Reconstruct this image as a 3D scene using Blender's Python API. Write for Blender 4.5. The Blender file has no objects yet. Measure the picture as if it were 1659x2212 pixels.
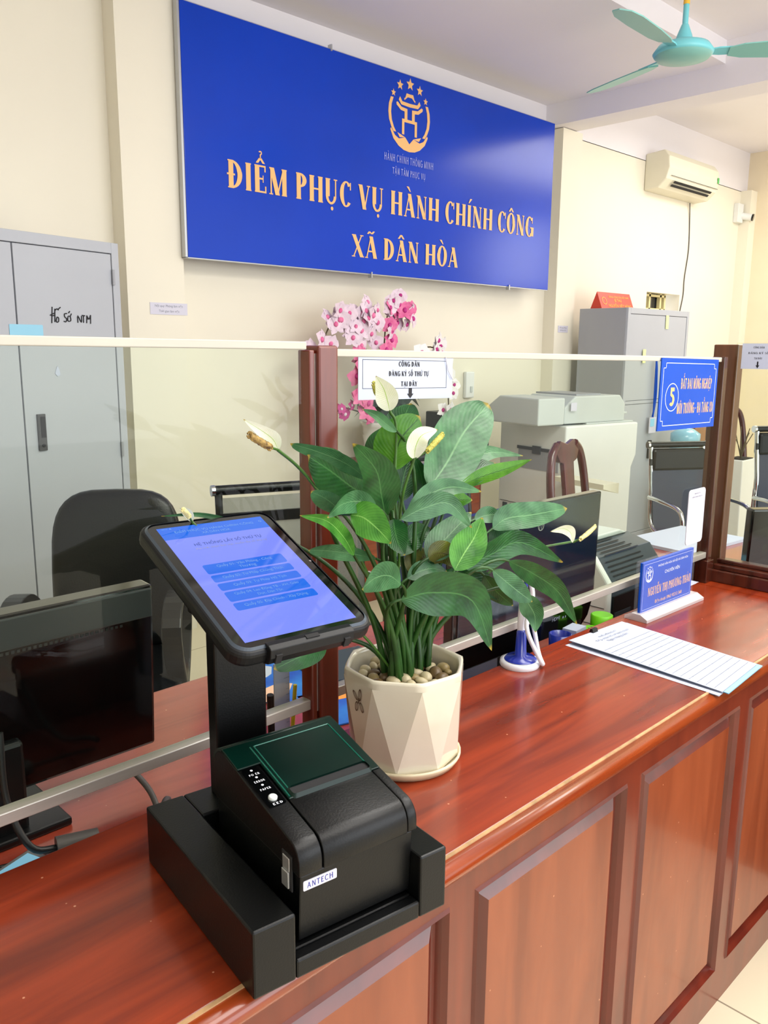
import bpy, math, random, unicodedata
from mathutils import Vector, Matrix
random.seed(7)
PI = math.pi
S = bpy.context.scene
COL = S.collection
# ---------------------------------------------------------------- camera, world, lights, exposure
CAM_RIGHT=(0.712753, -0.701372, 0.007821)
CAM_UP=(0.130636, 0.143694, 0.980962)
CAM_BACK=(-0.689143, -0.698161, 0.194043)
FOCAL_PX=1798.87

cam = bpy.data.cameras.new('camera'); co = bpy.data.objects.new('camera', cam); COL.objects.link(co)
Mc = Matrix((CAM_RIGHT, CAM_UP, CAM_BACK)).transposed().to_4x4(); Mc.translation = Vector((0, 0, 1.45))
co.matrix_world = Mc
cam.sensor_fit = 'VERTICAL'; cam.sensor_height = 24.0; cam.lens = FOCAL_PX / 2212 * 24.0
cam.clip_start = 0.02; S.camera = co
S.view_settings.view_transform = 'Standard'; S.view_settings.look = 'None'
S.view_settings.exposure = 0.85; S.view_settings.gamma = 1.0; S.view_settings.use_curve_mapping = False
W = bpy.data.worlds.new('daylight'); S.world = W; W.use_nodes = True
W.node_tree.nodes['Background'].inputs[0].default_value = (0.93, 0.96, 1.0, 1)
W.node_tree.nodes['Background'].inputs[1].default_value = 0.95
def area(name, loc, rot, sx, sy, power, col=(1, .97, .92)):
    l = bpy.data.lights.new(name, 'AREA'); l.shape = 'RECTANGLE'; l.size = sx; l.size_y = sy; l.energy = power; l.color = col
    o = bpy.data.objects.new(name, l); o.location = loc; o.rotation_euler = rot; COL.objects.link(o); return o
area('light_staff_side', (2.5, .55, 3.1), (0, 0, 0), 2.4, .7, 34)
area('light_sign_highlight', (8.7, .7, 2.55), (0, math.radians(90), 0), .8, 1.0, 9, (.95, .96, 1))  # added on the solid right wall to put a highlight on the sign
area('light_far_bay', (7.2, 2.2, 3.2), (0, 0, 0), 2.4, 1.2, 34, (1, .96, .88))
area('light_public_side', (1.6, -.6, 3.1), (0, 0, 0), 2.6, 1.2, 34)
area('light_open_front', (3.0, -3.2, 1.9), (math.radians(84), 0, math.radians(8)), 4.5, 2.2, 50, (.95, .97, 1))  # unseen wide fill across the open front, behind the camera

# ---------------------------------------------------------------- helpers
def lin(c):
    return tuple(((x/255)/12.92 if x/255 <= .04045 else ((x/255+.055)/1.055)**2.4) for x in c) + (1,)
MATS = {}
def mat(name, col, rough=.5, metal=0, coat=0, emit=0, bump=0, bscale=60, var=0, vscale=4, stretch=(1, 1, 1), var2=None, spec=.5, alpha=1):
    if name in MATS: return MATS[name]
    m = bpy.data.materials.new(name); m.use_nodes = True; nt = m.node_tree; N = nt.nodes; L = nt.links
    b = N['Principled BSDF']; b.inputs['Base Color'].default_value = lin(col); b.inputs['Roughness'].default_value = rough
    b.inputs['Metallic'].default_value = metal; b.inputs['Coat Weight'].default_value = coat; b.inputs['Coat Roughness'].default_value = .08
    b.inputs['Specular IOR Level'].default_value = spec
    b.inputs['Alpha'].default_value = alpha
    if emit:
        b.inputs['Emission Color'].default_value = lin(col); b.inputs['Emission Strength'].default_value = emit
    tc = N.new('ShaderNodeTexCoord'); mp = N.new('ShaderNodeMapping'); mp.inputs['Scale'].default_value = stretch
    L.new(tc.outputs['Object'], mp.inputs[0])
    nz = N.new('ShaderNodeTexNoise'); nz.inputs['Scale'].default_value = vscale; nz.inputs['Detail'].default_value = 5
    L.new(mp.outputs[0], nz.inputs[0])
    rp = N.new('ShaderNodeValToRGB'); rp.color_ramp.elements[0].position = .3; rp.color_ramp.elements[1].position = .72
    k = max(var, .015)
    c2 = var2 or tuple(max(0, x*(1-k)) for x in col)
    rp.color_ramp.elements[0].color = lin(c2); rp.color_ramp.elements[1].color = lin(col)
    L.new(nz.outputs[0], rp.inputs[0]); L.new(rp.outputs[0], b.inputs['Base Color'])
    if bump:
        n2 = N.new('ShaderNodeTexNoise'); n2.inputs['Scale'].default_value = bscale; n2.inputs['Detail'].default_value = 3
        L.new(mp.outputs[0], n2.inputs[0]); bp = N.new('ShaderNodeBump'); bp.inputs['Strength'].default_value = bump
        bp.inputs['Distance'].default_value = .002; L.new(n2.outputs[0], bp.inputs['Height']); L.new(bp.outputs[0], b.inputs['Normal'])
    if emit:
        L.remove(b.inputs['Base Color'].links[0]); b.inputs['Base Color'].default_value = (.01, .01, .012, 1)
    MATS[name] = m; return m
def woodmat(name, dark, light, rough=.22, stretch=(1.2, 14, 14), coat=.5, specks=True):
    m = bpy.data.materials.new(name); m.use_nodes = True; nt = m.node_tree; N = nt.nodes; L = nt.links
    b = N['Principled BSDF']; b.inputs['Roughness'].default_value = rough; b.inputs['Coat Weight'].default_value = coat; b.inputs['Coat Roughness'].default_value = .12
    b.inputs['Specular IOR Level'].default_value = .45
    tc = N.new('ShaderNodeTexCoord'); mp = N.new('ShaderNodeMapping'); mp.inputs['Scale'].default_value = stretch; L.new(tc.outputs['Object'], mp.inputs[0])
    a = N.new('ShaderNodeTexNoise'); a.inputs['Scale'].default_value = 1.6; a.inputs['Detail'].default_value = 8; a.inputs['Distortion'].default_value = .7; L.new(mp.outputs[0], a.inputs[0])
    rp = N.new('ShaderNodeValToRGB'); e = rp.color_ramp.elements; e[0].position = .33; e[1].position = .68; e[0].color = lin(dark); e[1].color = lin(light); L.new(a.outputs[0], rp.inputs[0])
    out = rp.outputs[0]
    if specks:
        v = N.new('ShaderNodeTexVoronoi'); v.inputs['Scale'].default_value = 26; L.new(tc.outputs['Object'], v.inputs[0])
        r2 = N.new('ShaderNodeValToRGB'); r2.color_ramp.elements[0].position = .03; r2.color_ramp.elements[0].color = (1, 1, 1, 1); r2.color_ramp.elements[1].position = .045; r2.color_ramp.elements[1].color = (0, 0, 0, 1)
        L.new(v.outputs[0], r2.inputs[0]); mx = N.new('ShaderNodeMix'); mx.data_type = 'RGBA'
        L.new(r2.outputs[0], mx.inputs[0]); L.new(out, mx.inputs[6]); mx.inputs[7].default_value = lin((205, 140, 105)); out = mx.outputs[2]
    L.new(out, b.inputs['Base Color'])
    n2 = N.new('ShaderNodeTexNoise'); n2.inputs['Scale'].default_value = 9; L.new(tc.outputs['Object'], n2.inputs[0])
    bp = N.new('ShaderNodeBump'); bp.inputs['Strength'].default_value = .12; bp.inputs['Distance'].default_value = .01; L.new(n2.outputs[0], bp.inputs['Height']); L.new(bp.outputs[0], b.inputs['Normal'])
    MATS[name] = m; return m
def glassmat(name, tint, refl=1.0):
    m = bpy.data.materials.new(name); m.use_nodes = True; nt = m.node_tree; N = nt.nodes; L = nt.links
    N.remove(N['Principled BSDF']); o = N['Material Output']
    t = N.new('ShaderNodeBsdfTransparent'); t.inputs[0].default_value = lin(tint)
    g = N.new('ShaderNodeBsdfGlossy'); g.inputs['Roughness'].default_value = .02; g.inputs[0].default_value = (1, 1, 1, 1)
    fr = N.new('ShaderNodeFresnel'); fr.inputs[0].default_value = 1.45
    nz = N.new('ShaderNodeTexNoise'); nz.inputs['Scale'].default_value = 3; mm = N.new('ShaderNodeMath'); mm.operation = 'MULTIPLY'; mm.inputs[1].default_value = refl
    ge = N.new('ShaderNodeNewGeometry'); iv = N.new('ShaderNodeMath'); iv.operation = 'SUBTRACT'; iv.inputs[0].default_value = 1; L.new(ge.outputs['Backfacing'], iv.inputs[1]); m5 = N.new('ShaderNodeMath'); m5.operation = 'MULTIPLY'; L.new(fr.outputs[0], m5.inputs[0]); L.new(iv.outputs[0], m5.inputs[1])
    L.new(m5.outputs[0], mm.inputs[0]); mx = N.new('ShaderNodeMixShader'); L.new(mm.outputs[0], mx.inputs[0]); L.new(t.outputs[0], mx.inputs[1]); L.new(g.outputs[0], mx.inputs[2]); L.new(mx.outputs[0], o.inputs[0])
    MATS[name] = m; return m
def leafmat(name, lo, hi, vein):
    m = bpy.data.materials.new(name); m.use_nodes = True; nt = m.node_tree; N = nt.nodes; L = nt.links
    b = N['Principled BSDF']; b.inputs['Roughness'].default_value = .36; b.inputs['Specular IOR Level'].default_value = .5
    uv = N.new('ShaderNodeUVMap'); uv.uv_map = 'UVMap'; sp = N.new('ShaderNodeSeparateXYZ'); L.new(uv.outputs[0], sp.inputs[0])
    ab = N.new('ShaderNodeMath'); ab.operation = 'ABSOLUTE'; L.new(sp.outputs[1], ab.inputs[0])
    k = N.new('ShaderNodeMath'); k.operation = 'MULTIPLY'; k.inputs[1].default_value = -.32; L.new(ab.outputs[0], k.inputs[0])
    ad = N.new('ShaderNodeMath'); ad.operation = 'ADD'; L.new(sp.outputs[0], ad.inputs[0]); L.new(k.outputs[0], ad.inputs[1])
    fq = N.new('ShaderNodeMath'); fq.operation = 'MULTIPLY'; fq.inputs[1].default_value = 95; L.new(ad.outputs[0], fq.inputs[0])
    sn = N.new('ShaderNodeMath'); sn.operation = 'SINE'; L.new(fq.outputs[0], sn.inputs[0])
    nz = N.new('ShaderNodeTexNoise'); nz.inputs['Scale'].default_value = 28; nz.inputs['Detail'].default_value = 4
    tc = N.new('ShaderNodeTexCoord'); L.new(tc.outputs['Object'], nz.inputs[0])
    mu = N.new('ShaderNodeMath'); mu.operation = 'MULTIPLY_ADD'; mu.inputs[1].default_value = .03; L.new(sn.outputs[0], mu.inputs[0]); L.new(nz.outputs[0], mu.inputs[2])
    rp = N.new('ShaderNodeValToRGB'); e = rp.color_ramp.elements; e[0].position = .3; e[1].position = .72; e[0].color = lin(lo); e[1].color = lin(hi); L.new(mu.outputs[0], rp.inputs[0])
    r2 = N.new('ShaderNodeValToRGB'); r2.color_ramp.elements[0].position = .012; r2.color_ramp.elements[0].color = (1, 1, 1, 1); r2.color_ramp.elements[1].position = .05; r2.color_ramp.elements[1].color = (0, 0, 0, 1)
    L.new(ab.outputs[0], r2.inputs[0]); mx = N.new('ShaderNodeMix'); mx.data_type = 'RGBA'; L.new(r2.outputs[0], mx.inputs[0]); L.new(rp.outputs[0], mx.inputs[6]); mx.inputs[7].default_value = lin(vein)
    # yellowed tip of the blade, a mark of age
    r3 = N.new('ShaderNodeValToRGB'); r3.color_ramp.elements[0].position = .965; r3.color_ramp.elements[0].color = (0, 0, 0, 1); r3.color_ramp.elements[1].position = .99; r3.color_ramp.elements[1].color = (1, 1, 1, 1)
    L.new(sp.outputs[0], r3.inputs[0]); m3 = N.new('ShaderNodeMix'); m3.data_type = 'RGBA'; L.new(r3.outputs[0], m3.inputs[0]); L.new(mx.outputs[2], m3.inputs[6]); m3.inputs[7].default_value = lin((176, 150, 50))
    L.new(m3.outputs[2], b.inputs['Base Color'])
    bp = N.new('ShaderNodeBump'); bp.inputs['Strength'].default_value = .55; bp.inputs['Distance'].default_value = .004; L.new(mu.outputs[0], bp.inputs['Height']); L.new(bp.outputs[0], b.inputs['Normal'])
    tr = N.new('ShaderNodeBsdfTranslucent'); L.new(m3.outputs[2], tr.inputs[0]); ms = N.new('ShaderNodeMixShader'); ms.inputs[0].default_value = .22
    L.new(b.outputs[0], ms.inputs[1]); L.new(tr.outputs[0], ms.inputs[2]); L.new(ms.outputs[0], N['Material Output'].inputs[0])
    return m
class MB:
    def __init__(s): s.v = []; s.f = []; s.sm = []; s.uv = {}
    def add(s, vs, fs, smooth=False, M=None):
        k = len(s.v)
        s.v += [tuple(M @ Vector(p)) if M else tuple(p) for p in vs]
        s.f += [tuple(i+k for i in f) for f in fs]; s.sm += [smooth]*len(fs); return s
    def box(s, x0, x1, y0, y1, z0, z1, M=None):
        return s.add([(x0, y0, z0), (x1, y0, z0), (x1, y1, z0), (x0, y1, z0), (x0, y0, z1), (x1, y0, z1), (x1, y1, z1), (x0, y1, z1)],
                     [(0, 3, 2, 1), (4, 5, 6, 7), (0, 1, 5, 4), (1, 2, 6, 5), (2, 3, 7, 6), (3, 0, 4, 7)], False, M)
    def prism(s, poly, z0, z1, M=None, smooth=False):
        n = len(poly); s.add([(p[0], p[1], z0) for p in poly]+[(p[0], p[1], z1) for p in poly], [tuple(range(n-1, -1, -1)), tuple(range(n, 2*n))], False, M)
        k = len(s.v)-2*n
        for i in range(n):
            s.f.append((k+i, k+(i+1) % n, k+n+(i+1) % n, k+n+i)); s.sm.append(smooth)
        return s
    def flat(s, poly, z, M=None):
        return s.add([(p[0], p[1], z) for p in poly], [tuple(range(len(poly)))], False, M)
    def tube(s, pts, r, n=8, cap=True, M=None):
        pts = [Vector(p) for p in pts]; m = len(pts); rs = r if isinstance(r, (list, tuple)) else [r]*m
        vs = []; prev = None
        for i, p in enumerate(pts):
            t = (pts[min(i+1, m-1)]-pts[max(i-1, 0)]).normalized()
            if prev is None:
                a = Vector((0, 0, 1)) if abs(t.z) < .9 else Vector((1, 0, 0)); u = t.cross(a).normalized()
            else:
                u = (prev-t*prev.dot(t)).normalized()
            prev = u; w = t.cross(u)
            for k in range(n):
                an = 2*PI*k/n; vs.append(tuple(p+(u*math.cos(an)+w*math.sin(an))*rs[i]))
        fs = [(i*n+k, i*n+(k+1) % n, (i+1)*n+(k+1) % n, (i+1)*n+k) for i in range(m-1) for k in range(n)]
        s.add(vs, fs, True, M)
        if cap: s.add(vs[:n], [tuple(range(n-1, -1, -1))], False, M); s.add(vs[-n:], [tuple(range(n))], False, M)
        return s
    def lathe(s, prof, n=24, M=None, smooth=True):
        vs = [(r*math.cos(2*PI*k/n), r*math.sin(2*PI*k/n), z) for r, z in prof for k in range(n)]
        fs = [(i*n+k, i*n+(k+1) % n, (i+1)*n+(k+1) % n, (i+1)*n+k) for i in range(len(prof)-1) for k in range(n)]
        s.add(vs, fs, smooth, M)
        s.add(vs[:n], [tuple(range(n-1, -1, -1))], False, M); s.add(vs[-n:], [tuple(range(n))], False, M); return s
    def sup(s, c, r, e1=1, e2=1, nu=24, nv=12, M=None):
        sp = lambda x, e: math.copysign(abs(x)**e, x)
        vs = []
        for j in range(nv+1):
            v = -PI/2+PI*j/nv
            for i in range(nu):
                u = 2*PI*i/nu
                vs.append((c[0]+r[0]*sp(math.cos(v), e1)*sp(math.cos(u), e2), c[1]+r[1]*sp(math.cos(v), e1)*sp(math.sin(u), e2), c[2]+r[2]*sp(math.sin(v), e1)))
        fs = [(j*nu+i, j*nu+(i+1) % nu, (j+1)*nu+(i+1) % nu, (j+1)*nu+i) for j in range(nv) for i in range(nu)]
        return s.add(vs, fs, True, M)
    def build(s, name, m, parent=None, bevel=0, seg=2):
        me = bpy.data.meshes.new(name); me.from_pydata(s.v, [], s.f); me.update()
        me.polygons.foreach_set('use_smooth', s.sm)
        me.materials.append(MATS[m] if isinstance(m, str) else m)
        o = bpy.data.objects.new(name, me); COL.objects.link(o)
        if parent: o.parent = parent
        if bevel:
            b = o.modifiers.new('bevel', 'BEVEL'); b.width = bevel; b.segments = seg; b.limit_method = 'ANGLE'; b.angle_limit = math.radians(40)
        return o
def box(name, m, x0, x1, y0, y1, z0, z1, parent=None, bevel=0): return MB().box(x0, x1, y0, y1, z0, z1).build(name, m, parent, bevel)
def tag(o, label, cat, group=None):
    o['label'] = label; o['category'] = cat
    if group: o['group'] = group
    return o
def thing(name, label, cat, loc=(0, 0, 0), rz=0, group=None):
    o = bpy.data.objects.new(name, None); COL.objects.link(o); o.location = loc; o.rotation_euler = (0, 0, rz); o.empty_display_size = .05
    return tag(o, label, cat, group)
def struct(o): o['kind'] = 'structure'; return o
def copy_tree(o, parent=None):
    c = o.copy(); COL.objects.link(c)
    if parent: c.parent = parent
    for ch in [x for x in ALL() if x.parent == o]: copy_tree(ch, c)
    return c
def ALL(): return list(S.objects)
def PM(o, ax, ay):
    ax = Vector(ax).normalized(); ay = Vector(ay).normalized(); az = ax.cross(ay)
    M = Matrix((ax, ay, az)).transposed().to_4x4(); M.translation = Vector(o); return M
def face_front(o): return PM(o, (1, 0, 0), (0, 0, 1))      # looks towards -Y
def rr(w, h, r, n=6, cx=0, cy=0):
    out = []
    for sx, sy, a0 in ((1, 1, 0), (-1, 1, 90), (-1, -1, 180), (1, -1, 270)):
        for k in range(n+1):
            a = math.radians(a0+90*k/n); out.append((cx+sx*(w/2-r)+r*math.cos(a), cy+sy*(h/2-r)+r*math.sin(a)))
    return out
def smooth_path(pts, n=6):
    P = [Vector(p) for p in pts]; P = [P[0]*2-P[1]]+P+[P[-1]*2-P[-2]]; out = []
    for i in range(1, len(P)-2):
        for k in range(n):
            t = k/n; a, b, c, d = P[i-1:i+3]
            out.append(.5*((2*b)+(c-a)*t+(2*a-5*b+4*c-d)*t*t+(3*b-a-3*c+d)*t**3))
    out.append(P[-2]); return out
# ---------------------------------------------------------------- lettering drawn from strokes
def _R(x0, y0, x1, y1): return [(x0, y0), (x1, y0), (x1, y1), (x0, y1)]
def _D(x0, y0, x1, y1, w): return [(x0-w/2, y0), (x0+w/2, y0), (x1+w/2, y1), (x1-w/2, y1)]
def _A(cx, cy, rx, ry, ix, iy, a0, a1, n=14):
    o = []
    for k in range(n):
        a, b = math.radians(a0+(a1-a0)*k/n), math.radians(a0+(a1-a0)*(k+1)/n)
        o.append([(cx+rx*math.cos(a), cy+ry*math.sin(a)), (cx+rx*math.cos(b), cy+ry*math.sin(b)), (cx+ix*math.cos(b), cy+iy*math.sin(b)), (cx+ix*math.cos(a), cy+iy*math.sin(a))])
    return o
def glyph(c, s, t, sf):
    q = []
    def st(x, w=s): q.append(_R(x-w/2, 0, x+w/2, 1))
    def srf(x, *ys, w=.13):
        if sf:
            for y in ys: q.append(_R(x-w, 0 if y == 0 else 1-.045, x+w, .045 if y == 0 else 1))
    if c in 'IÌ': st(.18); srf(.18, 0, 1); return q, .36, .18
    if c == 'H': st(.17); st(.63); q.append(_R(.17, .47, .63, .47+t)); srf(.17, 0, 1); srf(.63, 0, 1); return q, .80, .4
    if c == 'E': st(.17); q.extend([_R(.17, 0, .58, t), _R(.17, 1-t, .56, 1), _R(.17, .48, .46, .48+t)]); srf(.17, 0, 1); (q.extend([_R(.54, 0, .6, .25), _R(.52, .77, .58, 1), _R(.43, .38, .47, .64)]) if sf else None); return q, .64, .33
    if c in 'DĐ':
        st(.17); q.extend(_A(.2, .5, .47, .5, .47-s, .5-t, -90, 90)); srf(.15, 0, 1)
        if c == 'Đ': q.append(_R(-.02, .46, .34, .46+t))
        return q, .72, .36
    if c == 'P': st(.17); q.extend(_A(.22, .73, .36, .27, .36-s, .27-t, -90, 90)); srf(.17, 0, 1); return q, .62, .32
    if c == 'R': st(.17); q.extend(_A(.22, .73, .34, .27, .34-s, .27-t, -90, 90)); q.append(_D(.56, 0, .34, .5, s)); srf(.17, 0, 1); return q, .68, .32
    if c == 'T': st(.33); q.append(_R(.02, 1-t*1.1, .64, 1)); srf(.33, 0); (q.extend([_R(.02, .78, .07, 1), _R(.59, .78, .64, 1)]) if sf else None); return q, .66, .33
    if c == 'U': q.append(_R(.17-s/2, .3, .17+s/2, 1)); q.append(_R(.6-t/2, .3, .6+t/2, 1)); q.extend(_A(.17+(.43+t/2-s/2)/2, .32, .215+(s+t)/4, .33, .215-(s+t)/4, .33-t*1.4, 180, 360)); srf(.17, 1); srf(.6, 1, w=.1); return q, .76, .4
    if c == 'L': st(.17); q.append(_R(.17, 0, .56, t)); srf(.17, 0, 1); return q, .6, .3
    if c == 'V': q.extend([_D(.36, 0, .12, 1, s), _D(.36, 0, .6, 1, t)]); srf(.12, 1, w=.12); srf(.6, 1, w=.1); return q, .72, .36
    if c == 'A': q.extend([_D(.1, 0, .36, 1, t), _D(.62, 0, .36, 1, s), _R(.17, .28, .52, .28+t)]); srf(.1, 0, w=.09); srf(.62, 0, w=.12); return q, .74, .36
    if c == 'N': q.extend([_R(.14-t/2, 0, .14+t/2, 1), _R(.62-t/2, 0, .62+t/2, 1), _D(.6, 0, .16, 1, s)]); srf(.14, 0, w=.09); srf(.12, 1, w=.09); srf(.62, 1, w=.09); return q, .76, .38
    if c == 'M': q.extend([_R(.13-t/2, 0, .13+t/2, 1), _R(.78-s/2, 0, .78+s/2, 1), _D(.44, 0, .17, 1, s), _D(.44, 0, .74, 1, t)]); srf(.13, 0, w=.09); srf(.14, 1, w=.09); srf(.78, 0, 1); return q, .94, .46
    if c == 'X': q.extend([_D(.6, 0, .12, 1, s), _D(.1, 0, .58, 1, t)]); srf(.1, 0, w=.1); srf(.6, 0, w=.12); srf(.12, 1, w=.12); srf(.58, 1, w=.1); return q, .72, .36
    if c == 'Y': q.extend([_D(.34, .42, .1, 1, s), _D(.34, .42, .58, 1, t), _R(.34-s/2, 0, .34+s/2, .46)]); srf(.34, 0); srf(.1, 1, w=.1); srf(.58, 1, w=.1); return q, .68, .34
    if c == 'K': st(.17); q.extend([_D(.2, .4, .56, 1, t*1.2), _D(.6, 0, .3, .6, s)]); srf(.17, 0, 1); srf(.58, 0, 1, w=.1); return q, .72, .36
    if c == 'O': q.extend(_A(.37, .5, .35, .52, .35-s, .52-t, 0, 360, 26)); return q, .74, .37
    if c == 'C': q.extend(_A(.37, .5, .35, .52, .35-s, .52-t, 42, 318, 22)); (q.append(_R(.58, .68, .64, .98)) if sf else None); return q, .68, .37
    if c == 'G': q.extend(_A(.37, .5, .35, .52, .35-s, .52-t, 42, 318, 22)); q.append(_R(.64-s/2, .04, .64+s/2, .46)); (q.append(_R(.58, .68, .64, .98)) if sf else None); srf(.64, .5, w=0); q.append(_R(.44, .42, .74, .42+t)); return q, .76, .37
    if c == 'S': q.extend(_A(.3, .745, .24, .27, .24-s*.8, .27-t, 35, 265)); q.extend(_A(.3, .255, .25, .27, .25-s*.8, .27-t, 85, -145)); return q, .58, .3
    if c == '5': q.extend([_R(.12, .56, .12+s*.8, 1), _R(.12, 1-s, .5, 1)]); q.extend(_A(.27, .33, .27, .33, .27-s, .33-s*.8, 118, -140)); return q, .58, .3
    if c == '-': q.append(_R(.06, .4, .3, .4+t)); return q, .36, .18
    return q, .3, .15
def accent(ch, cx, dy, s, t):
    w = max(.07, s*.55); q = []
    if ch == '\u0300': q.append([(cx-.2, 1.3+dy), (cx-.04, 1.3+dy), (cx+.08, 1.09+dy), (cx+.02, 1.09+dy)])
    if ch == '\u0301': q.append([(cx+.2, 1.3+dy), (cx+.04, 1.3+dy), (cx-.08, 1.09+dy), (cx-.02, 1.09+dy)])
    if ch == '\u0302': q.extend([_D(cx-.16, 1.07+dy, cx, 1.26+dy, w), _D(cx+.16, 1.07+dy, cx, 1.26+dy, w)])
    if ch == '\u0303': q.extend([_D(cx-.18, 1.1+dy, cx-.08, 1.22+dy, w), _D(cx+.06, 1.11+dy, cx-.08, 1.2+dy, w), _D(cx+.06, 1.11+dy, cx+.18, 1.24+dy, w)])
    if ch == '\u0306': q.extend(_A(cx, 1.26+dy, .17, .18, .1, .09, 180, 360, 8))
    if ch == '\u0309': q.extend(_A(cx, 1.27+dy, .09, .08, .04, .03, 150, -90, 8)); q.append(_R(cx-.02, 1.07+dy, cx+.03, 1.22+dy))
    if ch == '\u0323': q.extend(_A(cx, -.17, .075, .08, 0.001, .001, 0, 360, 10))
    if ch == '\u031b': q.extend(_A(cx+.3, 1.1, .13, .16, .05, .08, -90, 30, 6))
    return q
def gtext(mb, text, M, width, h, stem=.17, thin=.055, serif=True, lift=.0004, step=.00004, gap=.06, align='left'):
    polys = []; x = 0
    for ch in text:
        d = unicodedata.normalize('NFD', ch) if ch != 'Đ' else 'Đ'
        if d[0] == ' ': x += .34; continue
        g, w, cx = glyph(d[0], stem, thin, serif)
        for p in g: polys.append([(a+x, b) for a, b in p])
        dy = 0
        for a in d[1:]:
            for p in accent(a, cx, dy if a in '\u0300\u0301\u0303\u0309' else 0, stem, thin): polys.append([(u+x, v) for u, v in p])
            if a in '\u0302\u0306': dy = .17
        x += w+gap
    tot = x-gap; sx = (width/tot) if width else h
    off = 0 if align == 'left' else -tot*sx/2
    for i, p in enumerate(polys):
        mb.flat([(off+a*sx, b*h) for a, b in p], lift+step*(i % 9), M)
    return tot*sx
def btext(mb, body, M, width, align='center', lift=.0003):
    c = bpy.data.curves.new('tmp', 'FONT'); c.body = body; c.align_x = 'CENTER'; o = bpy.data.objects.new('tmp', c); COL.objects.link(o)
    bpy.context.view_layer.update(); me = bpy.data.meshes.new_from_object(o.evaluated_get(bpy.context.evaluated_depsgraph_get()))
    xs = [v.co.x for v in me.vertices]; k = width/(max(xs)-min(xs)); x0 = (max(xs)+min(xs))/2 if align == 'center' else min(xs)
    mb.add([((v.co.x-x0)*k, v.co.y*k, lift) for v in me.vertices], [tuple(p.vertices) for p in me.polygons], False, M)
    COL.objects.unlink(o); bpy.data.objects.remove(o); bpy.data.curves.remove(c); bpy.data.meshes.remove(me)
def emblem(mb, M, w, h, lift=.0004):
    """gateway held in two hands under five stars; unit box is 1 x 1 centred"""
    T = lambda pts: [((x-394)/315*w, (412-y)/575*h) for x, y in pts]
    def P(pts, k=0): mb.flat(T(pts), lift+k*.00005, M)
    for i, (x, y, r) in enumerate(((268, 271, 30), (318, 199, 42), (396, 174, 50), (472, 201, 42), (520, 271, 30))):
        star = []
        for k in range(10):
            a = -PI/2+k*PI/5; q = r if k % 2 == 0 else r*.45; star.append((x+q*math.cos(a)*.62, y+q*math.sin(a)))
        for k in range(0, 10, 2): P([star[k-1], star[k], star[(k+1) % 10]], i % 3)
        P([star[k] for k in range(1, 10, 2)], 4)
    for sg in (1, -1):
        X = lambda x: 394+sg*(x-394)
        path = [(258, 306), (244, 360), (240, 420), (246, 480), (262, 530), (280, 565)]
        for a, b in zip(path, path[1:]): P([(X(a[0]-10), a[1]), (X(a[0]+11), a[1]), (X(b[0]+11), b[1]), (X(b[0]-10), b[1])])
        P([(X(394), 250), (X(368), 248), (X(358), 285), (X(350), 290), (X(352), 306), (X(378), 276), (X(394), 276)], 1)
        P([(X(394), 322), (X(335), 318), (X(318), 285), (X(308), 312), (X(328), 345), (X(394), 350)], 2)
        P([(X(290), 337), (X(300), 330), (X(330), 362), (X(376), 368), (X(376), 396), (X(325), 388), (X(292), 355)], 3)
        P([(X(354), 380), (X(376), 380), (X(376), 470), (X(354), 470)], 4)
        P([(X(335), 450), (X(394), 450), (X(394), 474), (X(335), 474)], 5)
        P([(X(335), 470), (X(353), 470), (X(353), 572), (X(335), 572)], 6)
        hand = [(394, 638), (370, 590), (330, 578), (300, 570), (320, 598), (312, 610), (280, 590), (252, 540), (246, 555), (270, 620), (310, 668), (350, 692), (394, 700)]
        # fan of small pieces so the outline stays clean
        low = [(394, 700), (350, 692), (310, 668), (270, 620), (246, 555)]; up = [(394, 638), (362, 592), (312, 612), (282, 592), (252, 540)]
        for i in range(4): P([(X(up[i][0]), up[i][1]), (X(up[i+1][0]), up[i+1][1]), (X(low[i+1][0]), low[i+1][1]), (X(low[i][0]), low[i][1])], 1)
        P([(X(362), 592), (X(330), 578), (X(300), 566), (X(318), 600)], 2)

# ---------------------------------------------------------------- materials
mat('wall_paint', (238, 232, 214), .75, bump=.15, bscale=25, var=.02, vscale=1.5)
mat('wall_paint_warm', (238, 224, 196), .75, bump=.15, bscale=25, var=.02)
mat('white_paint', (240, 236, 240), .8, bump=.1, bscale=20, var=.02, vscale=1)
mat('cabinet_grey', (178, 182, 190), .42, var=.03, vscale=2)
mat('cabinet_side_grey', (160, 162, 168), .42, var=.03, vscale=2)
mat('gap_black', (28, 28, 30), .8)
mat('dark_metal', (80, 80, 82), .4, metal=.4)
mat('chrome', (210, 212, 216), .12, metal=1)
mat('aluminium', (196, 190, 180), .38, metal=.55, bump=.1, bscale=40, var=.1, vscale=12, stretch=(.5, 6, 6))
mat('white_rail', (196, 190, 176), .45, var=.04, vscale=10, stretch=(.5, 6, 6))
mat('black_leather', (12, 14, 17), .32, spec=.35, bump=.25, bscale=180, var=.2, vscale=9)
mat('black_plastic', (9, 10, 11), .36, bump=.08, bscale=300, var=.1)
mat('black_gloss', (4, 5, 6), .12, coat=.4)
mat('black_powder', (8, 9, 10), .36, spec=.3, bump=.1, bscale=400, var=.1)
mat('grey_plastic', (58, 68, 78), .45, bump=.1, bscale=200)
mat('paper', (190, 197, 216), .8, bump=.1, bscale=12)
mat('paper_blue', (150, 205, 230), .8)
mat('ink_black', (30, 28, 34), .7)
mat('ink_grey', (120, 124, 140), .8)
mat('sign_blue', (0, 62, 196), .2, spec=.3, bump=.04, bscale=5, var=.08, vscale=1.2)
mat('letter_gold', (243, 190, 122), .45)
mat('letter_pale', (150, 160, 225), .5)
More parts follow.
